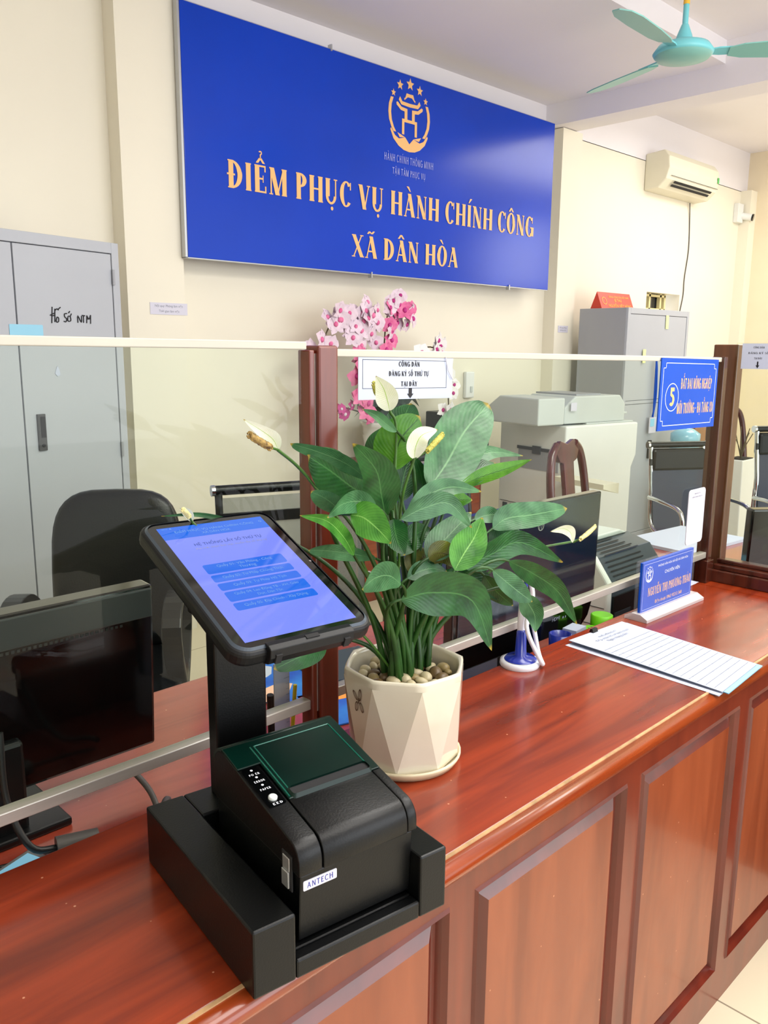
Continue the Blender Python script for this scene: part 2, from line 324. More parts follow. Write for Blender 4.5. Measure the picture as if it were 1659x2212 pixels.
mat('letter_white', (232, 236, 245), .5)
mat('plate_blue', (2, 74, 190), .35, spec=.3, var=.05)
mat('fan_blue', (128, 192, 186), .4, var=.03)
mat('fan_cyan', (120, 205, 214), .35, var=.03)
mat('yellow_plastic', (245, 190, 60), .4)
mat('ac_cream', (226, 221, 200), .4, var=.02)
mat('copier_white', (232, 234, 232), .45, var=.02)
mat('copier_grey', (200, 206, 204), .45, var=.02)
mat('red_plate', (214, 62, 40), .4)
mat('note_yellow', (232, 238, 170), .8)
mat('ceramic', (226, 220, 200), .16, coat=.6, bump=.03, bscale=8, var=.05, vscale=6, var2=(214, 204, 182))
mat('ceramic_rim', (232, 218, 180), .25, coat=.4, var=.12, vscale=10)
mat('white_ceramic', (232, 230, 226), .25, coat=.3)
mat('soil', (38, 28, 20), .95, bump=1, bscale=60, var=.5, vscale=30)
mat('pebble_cream', (222, 208, 168), .4, var=.2, vscale=40)
mat('pebble_tan', (176, 154, 102), .4, var=.25, vscale=40)
mat('pebble_brown', (122, 98, 62), .4, var=.3, vscale=40)
mat('stem_green', (72, 118, 40), .4, var=.3, vscale=30)
mat('petiole_green', (44, 92, 30), .4, var=.35, vscale=25)

mat('spadix_yellow', (200, 204, 96), .6, bump=.8, bscale=300, var=.3, vscale=120, var2=(150, 132, 50))
mat('spadix_cream', (236, 222, 150), .6, bump=.8, bscale=300, var=.2, vscale=120)
mat('spadix_brown', (190, 158, 84), .6, bump=.8, bscale=300, var=.5, vscale=160, var2=(84, 60, 30))
mat('print_brown', (92, 66, 40), .5)
mat('pen_white', (232, 234, 240), .3); mat('pen_blue', (20, 42, 150), .25, coat=.4)
mat('lime', (120, 214, 30), .4)
mat('petal_pink', (232, 130, 172), .6, var=.2, vscale=30, var2=(210, 80, 140)); mat('petal_pale', (236, 214, 228), .6, var=.1, vscale=30)
mat('petal_white', (244, 240, 240), .6); mat('petal_magenta', (188, 40, 130), .6); mat('twig', (96, 84, 60), .7); mat('foliage_dark', (24, 62, 36), .5, var=.3)
mat('water_blue', (140, 196, 220), .12, coat=.6); mat('water_cap', (30, 90, 170), .4)
mat('label_white', (212, 210, 224), .5)
mat('navy', (30, 44, 80), .6, bump=.3, bscale=200)
mat('mesh_grey', (130, 132, 128), .7, alpha=.55)
mat('mesh_blue', (58, 62, 78), .7, alpha=.85)
mat('green_sticker', (80, 180, 90), .5)
mat('art_blue', (52, 140, 226), .4, var=.3, vscale=9, var2=(24, 60, 180)); mat('art_peach', (245, 196, 170), .5); mat('art_magenta', (216, 40, 140), .5); mat('art_orange', (245, 160, 70), .5)
mat('yellow_pencil', (226, 196, 40), .4)
mat('ruler_clear', (178, 176, 196), .2, coat=.3, alpha=.8)
mat('acrylic', (236, 228, 230), .08, coat=.3, alpha=.6); mat('acrylic_clear', (240, 240, 245), .05, alpha=.04, spec=.1)
mat('window_dark', (30, 34, 46), .1, coat=.4)
mat('window_cream', (226, 214, 160), .5)
mat('cable_grey', (84, 80, 78), .45); mat('cable_black', (22, 22, 24), .4)
mat('silver', (190, 192, 194), .3, metal=.7)
mat('screen_case', (14, 15, 18), .45, spec=.3, bump=.06, bscale=300)
mat('rim_blue_grey', (62, 72, 84), .35)
mat('screen_lilac', (120, 136, 240), .08, emit=.62, var=.01); mat('screen_blue', (16, 108, 236), .08, emit=.55, var=.01); mat('screen_pale', (130, 180, 245), .2, emit=.45); mat('screen_ink', (30, 90, 200), .2, emit=.2)
mat('printer_green', (0, 34, 26), .3, spec=.3, var=.3, vscale=12)
mat('printer_green_light', (10, 92, 76), .25, coat=.4)
mat('bevel_sheen', (42, 48, 50), .3); mat('dark_strip', (70, 30, 20), .5)
mat('pale_wood_edge', (214, 170, 120), .6, var=.25, vscale=40)
woodmat('counter_wood', (104, 30, 8), (152, 54, 20), rough=.26, coat=.3)
woodmat('panel_wood', (122, 54, 26), (152, 76, 42), rough=.34, coat=.3, stretch=(9, 9, 1.2))
woodmat('frame_wood', (98, 34, 18), (126, 50, 28), rough=.3, coat=.3, stretch=(8, 8, 1.5), specks=False)
woodmat('edge_wood', (120, 42, 14), (160, 70, 26), rough=.22, stretch=(1.5, 20, 20), specks=False)
woodmat('desk_wood', (132, 48, 34), (160, 66, 48), rough=.2)
woodmat('post_wood', (92, 30, 14), (124, 46, 24), rough=.3, stretch=(20, 20, 1.4), specks=False)
woodmat('dark_post_wood', (50, 20, 12), (78, 34, 22), rough=.2, stretch=(20, 20, 1.4), specks=False)
woodmat('molding_wood', (84, 24, 12), (112, 38, 20), rough=.28, stretch=(8, 8, 1.5), specks=False)
woodmat('post_brown', (78, 44, 28), (106, 64, 42), rough=.3, stretch=(20, 20, 1.4), specks=False)
woodmat('chair_wood', (60, 18, 22), (92, 30, 34), rough=.25, stretch=(12, 12, 1.5), specks=False)
woodmat('brown_cabinet_wood', (140, 92, 58), (160, 108, 72), rough=.4, stretch=(9, 9, 1.5), specks=False)
glassmat('pane_glass', (248, 252, 247), .4)
GREENS = [leafmat('leaf_green', (14, 62, 26), (44, 106, 46), (70, 126, 66)), leafmat('leaf_grey_green', (34, 84, 46), (84, 138, 90), (106, 154, 104)),
          leafmat('leaf_underside', (44, 104, 12), (84, 146, 26), (24, 70, 10)), leafmat('leaf_bright', (34, 104, 22), (96, 172, 60), (140, 200, 100)), leafmat('leaf_olive', (62, 66, 18), (112, 118, 40), (80, 70, 30))]
MATS['spathe_white'] = leafmat('spathe_white', (226, 232, 200), (240, 242, 228), (160, 198, 70))
# floor tiles
fm = bpy.data.materials.new('floor_tiles'); fm.use_nodes = True; _n = fm.node_tree.nodes; _l = fm.node_tree.links
_t = _n.new('ShaderNodeTexCoord'); _b = _n.new('ShaderNodeTexBrick'); _b.offset = 0; _b.inputs['Scale'].default_value = 1; _b.inputs['Brick Width'].default_value = .6; _b.inputs['Row Height'].default_value = .6
_b.inputs['Mortar Size'].default_value = .0025; _b.inputs['Color1'].default_value = lin((226, 216, 190)); _b.inputs['Color2'].default_value = lin((222, 212, 184)); _b.inputs['Mortar'].default_value = lin((150, 140, 120))
_mp = _n.new('ShaderNodeMapping'); _mp.inputs['Location'].default_value = (.1, .22, 0); _l.new(_t.outputs['Object'], _mp.inputs[0]); _l.new(_mp.outputs[0], _b.inputs[0]); _l.new(_b.outputs[0], _n['Principled BSDF'].inputs['Base Color']); _n['Principled BSDF'].inputs['Roughness'].default_value = .18
MATS['floor_tiles'] = fm

# ---------------------------------------------------------------- the room
XL, XR, YB, YF = -2.6, 9.0, 3.75, -3.6
struct(box('floor', 'floor_tiles', XL, XR, YF, YB+.1, -.1, 0))
wb = MB()
WX0, WX1, WZ0, WZ1 = 6.91, 7.52, 1.55, 1.945        # small window opening in the back wall
wb.box(XL, WX0, YB, YB+.22, 0, 3.0); wb.box(WX1, XR, YB, YB+.22, 0, 3.0); wb.box(WX0, WX1, YB, YB+.22, 0, WZ0); wb.box(WX0, WX1, YB, YB+.22, WZ1, 3.0)
wb.box(1.93, 2.23, 3.645, YB, 0, 3.0); wb.box(5.37, 5.62, 3.645, YB, 0, 3.0)      # two pilasters
wb.box(8.66, 8.80, 3.645, YB, 0, 3.0)
struct(wb.build('wall_back', 'wall_paint'))
struct(box('wall_right', 'wall_paint_warm', 8.80, 9.0, YF, YB+.2, 0, 3.4))
struct(box('wall_left', 'wall_paint', XL-.2, XL, YF, YB+.2, 0, 3.4))
cb = MB()
cb.box(XL, 5.3, YF, 2.46, 3.28, 3.42); cb.box(XL, 5.3, 2.46, YB+.2, 3.15, 3.42); cb.box(5.3, 5.55, YF, YB+.2, 3.005, 3.42); cb.box(5.55, XR, YF, YB+.2, 3.375, 3.5)
cb.box(XL, 5.3, YB, YB+.2, 3.0, 3.2); cb.box(5.55, XR, YB, YB+.2, 2.995, 3.4)
struct(cb.build('ceiling', 'white_paint'))
struct(box('baseboard_back', 'ac_cream', 2.23, 5.37, YB-.012, YB, 0, .09))
wf = MB()
for x in (WX0, WX0+.16, WX0+.36, WX1-.17): wf.box(x, x+.028, YB+.06, YB+.09, WZ0, WZ1)
for z in (WZ1-.03, WZ1-.15, WZ1-.28): wf.box(WX0, WX1-.15, YB+.06, YB+.09, z, z+.02)
w1 = wf.build('window_1', 'window_cream'); struct(w1)
MB().box(WX0, WX1-.15, YB+.1, YB+.12, WZ0, WZ1).build('window_pane', 'window_dark', w1)

# ---------------------------------------------------------------- big blue sign
sg = thing('wall_sign', 'large blue service-point sign with gold lettering high on the back wall', 'sign', (2.23, 3.6, 1.865))
box('sign_board', 'sign_blue', 0, 2.967, 0, .03, 0, 1.12, sg, .002)
fr = MB()
for a in ((-.012, 0, -.003, 1.124), (2.967, 2.970, -.003, 1.124)): fr.box(a[0], a[1], .004, .036, a[2], a[3])
fr.box(-.012, 2.970, .004, .036, 1.12, 1.124); fr.box(-.012, 2.970, .004, .036, -.004, 0)
for x, z in ((1.2, -.01), (2.5, -.01), (.9, 1.122)): fr.box(x, x+.008, -.008, .02, z-.012, z+.02)
fr.build('sign_frame', 'silver', sg)
lt = MB(); l2_ = MB()
gtext(lt, 'ĐIỂM PHỤC VỤ HÀNH CHÍNH CÔNG', face_front((.232, -.001, .345)), 2.53, .130, stem=.215, thin=.065, lift=.001, step=.0002)
gtext(l2_, 'XÃ DÂN HÒA', face_front((1.052, -.001, .085)), .91, .120, stem=.215, thin=.065, lift=.001, step=.0002)
lt.build('lettering', 'letter_gold', sg); l2_.build('lettering', 'letter_gold', sg)
eb = MB(); emblem(eb, face_front((1.505, -.001, .905)), .335, .40, .001); eb.build('emblem', 'letter_gold', sg)
sl = MB(); gtext(sl, 'HÀNH CHÍNH THÔNG MINH', face_front((1.30, -.001, .635)), .415, .040, .15, .12, False, .001, .0002, gap=.1)
s2_ = MB(); gtext(s2_, 'TẬN TÂM PHỤC VỤ', face_front((1.367, -.001, .568)), .28, .036, .15, .12, False, .001, .0002, gap=.1)
sl.build('motto_lettering', 'letter_pale', sg); s2_.build('motto_lettering', 'letter_pale', sg)

# ---------------------------------------------------------------- air conditioner, window cable, camera, wall fittings
ac = thing('air_conditioner', 'cream wall-mounted air conditioner near the ceiling of the far bay', 'air conditioner', (6.74, 3.75, 2.76))
prof = [(0, 0), (0, .29), (-.17, .305), (-.215, .25), (-.225, .16), (-.20, .075), (-.13, .01)]
MB().prism(prof, 0, .93, Matrix(((0, 0, 1, 0), (1, 0, 0, 0), (0, 1, 0, 0), (0, 0, 0, 1)))).build('housing', 'ac_cream', ac, .012, 3)
v = MB()
for a in (.30, .62): pass
vm = PM((.12, -.195, .066), (1, 0, 0), (0, -.07, .065))
v.flat(rr(.70, .022, .004, cx=.35, cy=.004), .012, vm); v.flat(rr(.70, .022, .004, cx=.35, cy=-.030), .012, vm)
v.build('air_vent', 'gap_black', ac)
MB().box(.05, .92, -.2185, -.216, .10, .104).build('panel_seam', 'dark_metal', ac)
MB().flat(rr(.03, .05, .006, cx=.90, cy=.17), .0, face_front((0, -.229, 0))).build('energy_sticker', 'green_sticker', ac)
tag(MB().tube(smooth_path([(7.55, 3.73, 2.755), (7.60, 3.744, 2.6), (7.62, 3.744, 2.35), (7.58, 3.744, 2.1), (7.58, 3.744, 1.95), (7.54, 3.744, 1.80)]), .005, 6).build('power_cable', 'cable_grey'), 'thin grey cable hanging from the air conditioner to the small window', 'cable')
cc = thing('security_camera', 'small white security camera with a black lens on the far corner', 'camera', (8.62, 3.75, 2.78))
box('junction_box', 'copier_white', -.10, .02, -.05, 0, -.09, .09, cc, .006)
MB().tube([(.0, -.03, -.02), (.03, -.08, -.03), (.04, -.13, -.04)], .034, 12).build('camera_body', 'copier_white', cc)
MB().tube([(.04, -.13, -.04), (.044, -.145, -.043)], .034, 12).build('lens', 'black_gloss', cc)
sw = thing('wall_switch', 'white doorbell-like box on the wall right of the taped notice', 'switch', (4.50, 3.75, 1.20))
box('switch_body', 'copier_white', -.045, .045, -.03, 0, -.09, .09, sw, .008); box('button', 'copier_grey', .0, .02, -.036, -.03, -.05, -.01, sw)
def note(name, label, M, w, h, lines, m='label_white', ink='ink_grey', parent=None, cat='notice', z=.0015):
    o = MB().prism([(-w/2, -h/2), (w/2, -h/2), (w/2, h/2), (-w/2, h/2)], 0, z, M).build(name, m)
    tag(o, label, cat)
    q = MB()
    for (t, y, ww) in lines: btext(q, t, M @ Matrix.Translation((0, y, z)), ww)
    if lines: q.build('printed_text', ink, o)
    return o
note('paper_notice', 'small pale notice taped to the pillar right of the tall grey cabinet', face_front((2.14, 3.644, 1.622)), .20, .055, [('Nội quy: Phòng làm việc', .008, .15), ('Thời gian làm việc', -.016, .11)])
note('paper_notice', 'small pale notice on the second pillar left of the far cabinet', face_front((5.48, 3.644, 1.595)), .13, .05, [('Nội quy phòng', .006, .09), ('Giờ làm việc', -.014, .08)])
tag(MB().tube([(1.36, 3.735, 2.30), (1.375, 3.70, 2.315), (1.39, 3.70, 2.30)], .004, 6).build('wall_hook', 'dark_metal'), 'small bent nail in the bare wall above the left cabinet', 'hook')

# ---------------------------------------------------------------- ceiling fan
fan = thing('ceiling_fan', 'turquoise three-blade ceiling fan hanging from a thin rod', 'fan', (3.93, 2.03, 2.80), 0)
MB().lathe([(.03, .055), (.06, .05), (.115, .03), (.137, .0), (.13, -.012), (.10, -.022), (.03, -.028)], 32).build('motor_housing', 'fan_cyan', fan)
MB().lathe([(.128, -.012), (.118, -.024), (.05, -.034), (.01, -.036)], 32).build('bottom_cap', 'fan_blue', fan)
MB().tube([(0, 0, .05), (0, 0, .205)], .013, 12).lathe([(.04, .05), (.034, .075), (.016, .12)], 16).build('down_rod', 'fan_cyan', fan)
MB().tube([(0, 0, .205), (0, 0, .48)], .0145, 12).build('rod_sleeve', 'yellow_plastic', fan)
for a in (70, 185, 305):
    M = Matrix.Rotation(math.radians(a), 4, 'Z') @ Matrix.Translation((0, 0, -.004)) @ Matrix.Rotation(math.radians(-13), 4, 'X')
    out = [(.20, -.035), (.26, -.058), (.45, -.072), (.58, -.07), (.65, -.045), (.675, 0), (.65, .045), (.58, .062), (.40, .062), (.26, .05), (.20, .03)]
    bl = MB().prism(out, -.002, .003, M).build('blade', 'fan_blue', fan)
    MB().prism([(.11, -.018), (.16, -.03), (.27, -.03), (.27, .028), (.16, .028), (.11, .018)], .003, .009, M).build('blade_bracket', 'fan_cyan', bl)

# ---------------------------------------------------------------- left steel cabinet
def cabinet(name, label, loc, rz, w, d, h, split, doors, side='cabinet_side_grey'):
    c = thing(name, label, 'cabinet', loc, rz)
    MB().box(0, w, .02, d, 0, h).build('body', side, c, .003)
    f = .035
    m = MB().box(0, f, 0, .02, 0, h).box(w-f, w, 0, .02, 0, h).box(f, w-f, 0, .02, h-f*1.2, h).box(f, w-f, 0, .02, 0, .05)
    if split: m.box(f, w-f, 0, .02, split-.012, split+.012)
    m.build('front_frame', 'cabinet_grey', c, .002)
    tiers = [(.053, split-.015), (split+.015, h-f*1.2-.003)] if split else [(.053, h-f*1.2-.003)]
    for z0, z1 in tiers:
        for i in range(doors):
            x0 = f+.003+i*(w-2*f)/doors; x1 = f-.003+(i+1)*(w-2*f)/doors
            MB().box(x0, x1, .003, .02, z0, z1).build('door', 'cabinet_grey', c, .002)
    return c
cl = cabinet('filing_cabinet', 'tall grey steel cabinet with handwriting on its door at the left', (.77, 3.065, 0), math.radians(13), .96, .42, 1.855, None, 2)
dl = [o for o in ALL() if o.parent == cl and o.name.startswith('door')][-1]
hm = MB(); hm.box(.53, .565, -.006, .004, 1.05, 1.19); hm.build('handle', 'dark_metal', dl, .002)
MB().box(.541, .561, -.008, -.005, 1.10, 1.18).tube([(.548, -.009, 1.07), (.548, -.005, 1.07)], .007, 10).build('keyhole', 'gap_black', dl)
for z in (1.72, 1.02): MB().tube([(.925, -.004, z-.03), (.925, -.004, z+.03)], .006, 8).build('hinge', 'cabinet_side_grey', dl)
hw = MB(); hw2 = MB(); hw3 = MB()
HS = [[(0, .55), (.45, .75)], [(.25, 1.25), (.12, -.1)], [(.5, 1.1), (.42, .0)], [(.12, .5), (.45, .55)],
      [(.55, .1), (.65, .4), (.8, .35), (.78, .05), (.6, 0), (.55, .12)], [(.5, .95), (.68, 1.1), (.85, 1.0)], [(.85, 1.1), (1.05, 1.25)],
      [(1.65, .75), (1.4, .7), (1.42, .45), (1.6, .3), (1.5, .05), (1.3, .1)], [(1.9, .1), (1.7, .15), (1.75, .5), (1.95, .5), (2.0, .2), (1.9, .1)], [(1.95, .5), (2.1, .75)], [(1.8, .8), (1.95, .95)],
      [(2.7, 0), (2.72, .6), (3.05, .05), (3.1, .6)], [(3.15, .65), (3.45, .62)], [(3.3, .63), (3.28, .02)], [(3.6, 0), (3.65, .65)], [(3.65, .35), (3.95, .38)], [(4.05, .7), (4.0, -.05)], [(3.65, .65), (3.85, .35), (4.05, .7)]]
for st in HS:
    pts = [(.62+x*.046, .0015, 1.535+y*.045) for x, y in st]; (hw if st[0][0] < 1.2 else hw2 if st[0][0] < 2.5 else hw3).tube(smooth_path(pts, 3), .0022, 5)
for h_ in (hw, hw2, hw3): h_.build('handwriting', 'ink_black', dl)
MB().prism(rr(.14, .075, .004, cx=.515, cy=1.485), 0, .001, face_front((0, .002, 0))).build('pale_blue_label', 'paper_blue', dl)
MB().prism([(.63, 1.355), (.625, 1.34), (.635, 1.33), (.648, 1.335), (.645, 1.355), (.637, 1.37)], 0, .001, face_front((0, .002, 0))).build('white_sticker', 'paper', dl)

# ---------------------------------------------------------------- far steel cabinet with red plate and notes
cr = cabinet('filing_cabinet', 'grey steel cabinet with a red name plate on top, under the air conditioner', (5.56, 3.15, 0), math.radians(-1), .92, .41, 1.745, 1.06, 1)
def stick(label, x, z): tag(MB().prism([(-.022, -.05), (.022, -.05), (.02, .05), (-.024, .05)], 0, .001, face_front((x, 3.139, z))).build('sticky_note', 'note_yellow'), label, 'sticky note')
stick('pale yellow note near the top of the far grey cabinet', 6.13, 1.655); stick('lower pale yellow note on the far grey cabinet door', 5.81, 1.40)
dr = [o for o in ALL() if o.parent == cr and o.name.startswith('door')][0]
MB().box(.40, .44, -.012, .0, .62, .76).tube([(.47, -.03, .60), (.47, -.01, .60)], .012, 8).build('handle', 'gap_black', dr)
rp = thing('name_plate', 'red name plate with yellow lettering standing on the far grey cabinet', 'name plate', (5.63, 3.46, 1.746), math.radians(-1))
MB().prism([(-.05, 0), (.05, 0), (.0, .125)], 0, .46, PM((0, 0, 0), (0, 1, 0), (0, 0, 1))).build('plate_body', 'red_plate', rp)
q = MB(); rm = PM((0, -.052, .0), (1, 0, 0), (0, .05, .125))
btext(q, 'ĐẢNG CỘNG SẢN VIỆT NAM', rm @ Matrix.Translation((.28, .092, 0)), .28); btext(q, 'BÍ THƯ', rm @ Matrix.Translation((.26, .062, 0)), .10); btext(q, 'NGUYỄN VIỆT HÙNG', rm @ Matrix.Translation((.27, .018, 0)), .32)
for k in range(16): q.flat([(.065+.03*math.cos(2*PI*(k+a)/16)*r, .065+.03*math.sin(2*PI*(k+a)/16)*r) for a, r in ((0, 1), (1, 1), (1, .85), (0, .85))], .0003, rm)
q.build('lettering', 'yellow_plastic', rp)
ly = thing('lanyard', 'blue lanyard with a small badge hanging by the far cabinet door', 'lanyard', (5.965, 3.12, 1.38))
MB().tube(smooth_path([(0, 0, .0), (.02, 0, -.1), (.03, 0, -.3), (.0, 0, -.44)]), .008, 6).tube([(-.008, -.004, 0), (.0, -.004, -.44)], .006, 6).build('strap', 'plate_blue', ly)
box('badge', 'label_white', -.05, .05, -.006, 0, -.56, -.44, ly); box('badge_photo', 'paper_blue', -.04, .02, -.008, -.006, -.51, -.45, ly)

# ---------------------------------------------------------------- copier
cp = thing('photocopier', 'large white office photocopier with a document feeder in front of the far cabinet', 'photocopier', (4.30, 2.80, 0), math.radians(-10))
bodyp = [(0, .03), (.62, .03), (.62, .70), (.66, .78), (.66, .99), (0, .99)]
MB().prism(bodyp, -.58, 0, PM((0, 0, 0), (1, 0, 0), (0, 0, 1))).build('body', 'copier_white', cp, .01)
ad = MB().prism([(0, 0), (.55, 0), (.55, .11), (.50, .165), (.09, .165), (0, .10)], -.42, -.04, PM((.02, 0, 1.0), (1, 0, 0), (0, 0, 1))).build('document_feeder', 'copier_grey', cp, .008)
ad2 = MB().prism([(-.46, 0), (-.02, 0), (-.02, .16), (-.36, .165), (-.46, .10)], .0, .22, PM((0.0, 0, 1.0), (0, -1, 0), (0, 0, 1))).build('feeder_cover', 'copier_grey', cp, .008)
MB().box(.18, .40, .10, .45, 1.165, 1.175).build('feeder_lid', 'cabinet_side_grey', cp)
MB().box(.22, .62, .06, .48, 1.04, 1.055).box(.22, .66, .04, .52, .99, 1.0).box(.24, .52, .10, .44, 1.08, 1.09).build('paper_tray', 'copier_grey', cp, .004)
box('label', 'label_white', .05, .10, -.003+.02, .02, 1.08, 1.13, cp)
# exit slot on the side that faces the counter
MB().box(-.004, .0, .05, .40, .70, .83).build('exit_slot', 'cabinet_side_grey', cp); MB().box(-.008, -.003, .04, .41, .82, .84).box(-.012, -.003, .20, .27, .80, .85).build('slot_lip', 'dark_metal', cp)
MB().prism([(0, 0), (.13, -.0), (.13, -.025), (0, -.06)], -.42, -.04, PM((-.0, 0, .705), (-1, 0, 0), (0, 0, 1))).build('exit_tray', 'ac_cream', cp)
MB().box(-.003, 0, .02, .56, .46, .463).box(-.003, 0, .02, .56, .25, .253).box(-.006, 0, .36, .46, .42, .45).build('paper_drawer_seam', 'dark_metal', cp)
MB().box(-.006, 0, .49, .53, .36, .45).build('side_port', 'grey_plastic', cp)

# ---------------------------------------------------------------- wooden chairs
def wood_chair(label, loc, rz):
    c = thing('wooden_chair', label, 'chair', loc, rz, 'carved wooden chairs')
    F = lambda y: PM((0, y, 0), (1, 0, 0), (0, .12, 1))
    def rail(x):
        m = MB(); pts = [(x*1.0, .44), (x*1.02, .62), (x*.96, .84), (x*.80, .96), (x*.50, 1.01)]
        m.tube([tuple(F(.2) @ Vector((a, b, 0))) for a, b in [(p[0], p[1]) for p in smooth_path([(a, b, 0) for a, b in pts], 5)]], .021, 8); return m
    for s in (-1, 1): rail(.19*s).build('back_post', 'chair_wood', c)
    MB().prism([(-.13, .99), (-.07, 1.03), (0, 1.01), (.07, 1.03), (.13, .99), (.09, .93), (.055, .92), (.05, .80), (.06, .44), (-.06, .44), (-.05, .80), (-.055, .92), (-.09, .93)], -.012, .012, F(.2)).build('back_splat', 'chair_wood', c, .004)
    MB().box(-.22, .22, -.20, .24, .42, .455).build('seat', 'chair_wood', c, .012)
    MB().box(-.20, .20, -.18, -.15, .34, .42).box(-.20, .20, .20, .23, .34, .42).build('seat_rail', 'chair_wood', c)
    for x in (-.19, .19):
        for y in (-.17, .21): MB().tube([(x, y, .42), (x*1.03, y*1.05, 0)], [.022, .016], 8).build('leg', 'chair_wood', c)
    return c
wood_chair('dark carved wooden chair standing right in front of the photocopier', (3.45, 1.90, 0), math.radians(8))
wood_chair('dark carved wooden chair mostly hidden behind the peace lily leaves', (2.66, 2.28, 0), math.radians(-14))
wood_chair('dark carved wooden chair beside the white planter at the right edge', (6.42, 2.5, 0), math.radians(-20))

# ---------------------------------------------------------------- office chairs
def task_chair(label, loc, rz):
    c = thing('office_chair', label, 'office chair', loc, rz)
    MB().sup((0, 0, .44), (.25, .25, .06), .5, .55, 32, 12).build('seat', 'black_leather', c)
    MB().sup((0, 0, .0), (.205, .265, .05), .45, .55, 36, 12, PM((.015, .25, .73), (1, 0, 0), (0, .16, 1))).build('backrest', 'black_leather', c)
    MB().box(-.03, .03, .24, .30, .36, .55).box(-.03, .03, .0, .30, .35, .38).build('back_bracket', 'black_plastic', c)
    for s in (-.78, .78):
        ring = smooth_path([(s*.27, -.02, .37), (s*.29, -.04, .44), (s*.29, -.12, .56), (s*.29, -.15, .66), (s*.29, -.06, .715), (s*.29, .06, .70), (s*.29, .15, .62), (s*.285, .10, .47), (s*.28, .02, .38)], 4)
        m = MB(); n = len(ring); wd = .028
        vs = []
        for i, p in enumerate(ring):
            t = (ring[min(i+1, n-1)]-ring[max(0, i-1)]).normalized(); u = Vector((1, 0, 0)); k = t.cross(u).normalized()*.011
            vs += [tuple(p+u*wd+k), tuple(p+u*wd-k), tuple(p-u*wd-k), tuple(p-u*wd+k)]
        m.add(vs, [(i*4+a, i*4+(a+1) % 4, (i+1)*4+(a+1) % 4, (i+1)*4+a) for i in range(n-1) for a in range(4)], False)
        m.box(min(s*.18, s*.29), max(s*.18, s*.29), -.03, .05, .345, .375)
        m.build('armrest', 'black_plastic', c, .004)
    MB().tube([(0, 0, .10), (0, 0, .38)], .028, 12).build('gas_lift', 'black_plastic', c)
    for k in range(5):
        a = k*2*PI/5+.3; l = MB().tube([(0, 0, .12), (.28*math.cos(a), .28*math.sin(a), .07)], [.03, .018], 8).build('base_leg', 'black_plastic', c)
        MB().tube([(.28*math.cos(a)-.012, .28*math.sin(a), .03), (.28*math.cos(a)+.012, .28*math.sin(a), .03)], .029, 12).build('caster', 'black_plastic', l)
    return c
task_chair('black leather office chair with loop armrests behind the left monitor', (1.07, 2.29, 0), math.radians(-37))
def mesh_chair(label, loc, rz, w, top, mesh, head=False):
    c = thing('office_chair', label, 'office chair', loc, rz)
    h = w/2; b0 = .46
    MB().tube([(-h, .25, top), (h, .25, top)], .017, 12).build('top_bar', 'black_leather', c)
    for s in (-1, 1):
        MB().tube([(s*h, .25, top), (s*(h+.012), .25, top)], .019, 12).build('end_cap', 'chrome', c)
        MB().tube(smooth_path([(s*(h-.012), .25, top-.01), (s*(h-.012), .22, top-.25), (s*(h-.012), .17, b0+.03), (s*(h-.012), -.18, b0-.01)]), .013, 8).build('side_tube', 'black_plastic' if not head else 'chrome', c)
        MB().tube(smooth_path([(s*(h+.01), .20, .66), (s*(h+.03), .05, .665), (s*(h+.03), -.14, .64), (s*(h+.02), -.16, .50)]), .012, 8).build('armrest', 'chrome', c)
    MB().prism([(-h+.01, -.0), (h-.01, 0), (h-.01, top-b0-.02), (-h+.01, top-b0-.02)], -.004, .004, PM((0, .17, b0), (1, 0, 0), (0, .08/(top-b0), 1))).build('backrest', mesh, c)
    MB().box(-h, h, .225, .24, top-.11, top-.075).build('cross_bar', 'black_plastic', c)
    if head: MB().box(-h+.01, h-.01, .215, .27, top-.14, top-.02).build('headrest', 'black_leather', c, .015)
    MB().box(-h, h, -.2, .17, b0-.03, b0).build('seat', 'black_leather', c, .01)
    MB().tube([(0, 0, .08), (0, 0, b0-.03)], .026, 10).build('gas_lift', 'chrome', c)
    for k in range(5):
        a = k*2*PI/5; MB().tube([(0, 0, .10), (.27*math.cos(a), .27*math.sin(a), .045)], [.026, .018], 8).build('base_leg', 'chrome', c)
    return c
mesh_chair('grey mesh office chair with a chrome-tipped black top bar behind the left post', (1.65, 1.976, 0), math.radians(-20), .52, .985, 'mesh_grey')
mesh_chair('dark blue office chair hidden behind the middle of the peace lily', (2.36, 1.95, 0), math.radians(-10), .42, 1.03, 'navy')
mesh_chair('high-backed black mesh chair with chrome arms between far cabinet and right post', (4.21, 1.90, 0), math.radians(-32), .34, .94, 'mesh_blue', True)
mesh_chair('black mesh office chair cut off by the right edge behind the side glass', (4.68, 1.48, 0), math.radians(-30), .44, 1.03, 'mesh_blue', True)

# ---------------------------------------------------------------- far corner: water jugs, wooden cabinet, planter
bc = thing('wooden_cabinet', 'plain light brown wooden cabinet behind the right post', 'cabinet', (6.86, 3.2, 0), 0)
MB().box(0, .55, .02, .4, 0, 1.12).build('body', 'brown_cabinet_wood', bc, .004); MB().box(.02, .27, 0, .02, .06, 1.10).box(.28, .53, 0, .02, .06, 1.10).build('door', 'brown_cabinet_wood', bc, .003)
wd = thing('water_stand', 'dark red stand carrying the water jugs in the far corner', 'stand', (6.08, 2.90, 0)); MB().box(-.12, .12, -.12, .12, 0, .36).build('stand_body', 'chair_wood', wd, .005); MB().box(-.13, .13, -.13, .13, .36, .38).build('stand_top', 'chair_wood', wd)
jp = [(.05, 0), (.105, .008), (.11, .05), (.104, .06), (.11, .07), (.11, .12), (.104, .13), (.11, .14), (.11, .19), (.06, .225), (.025, .235), (.025, .25)]
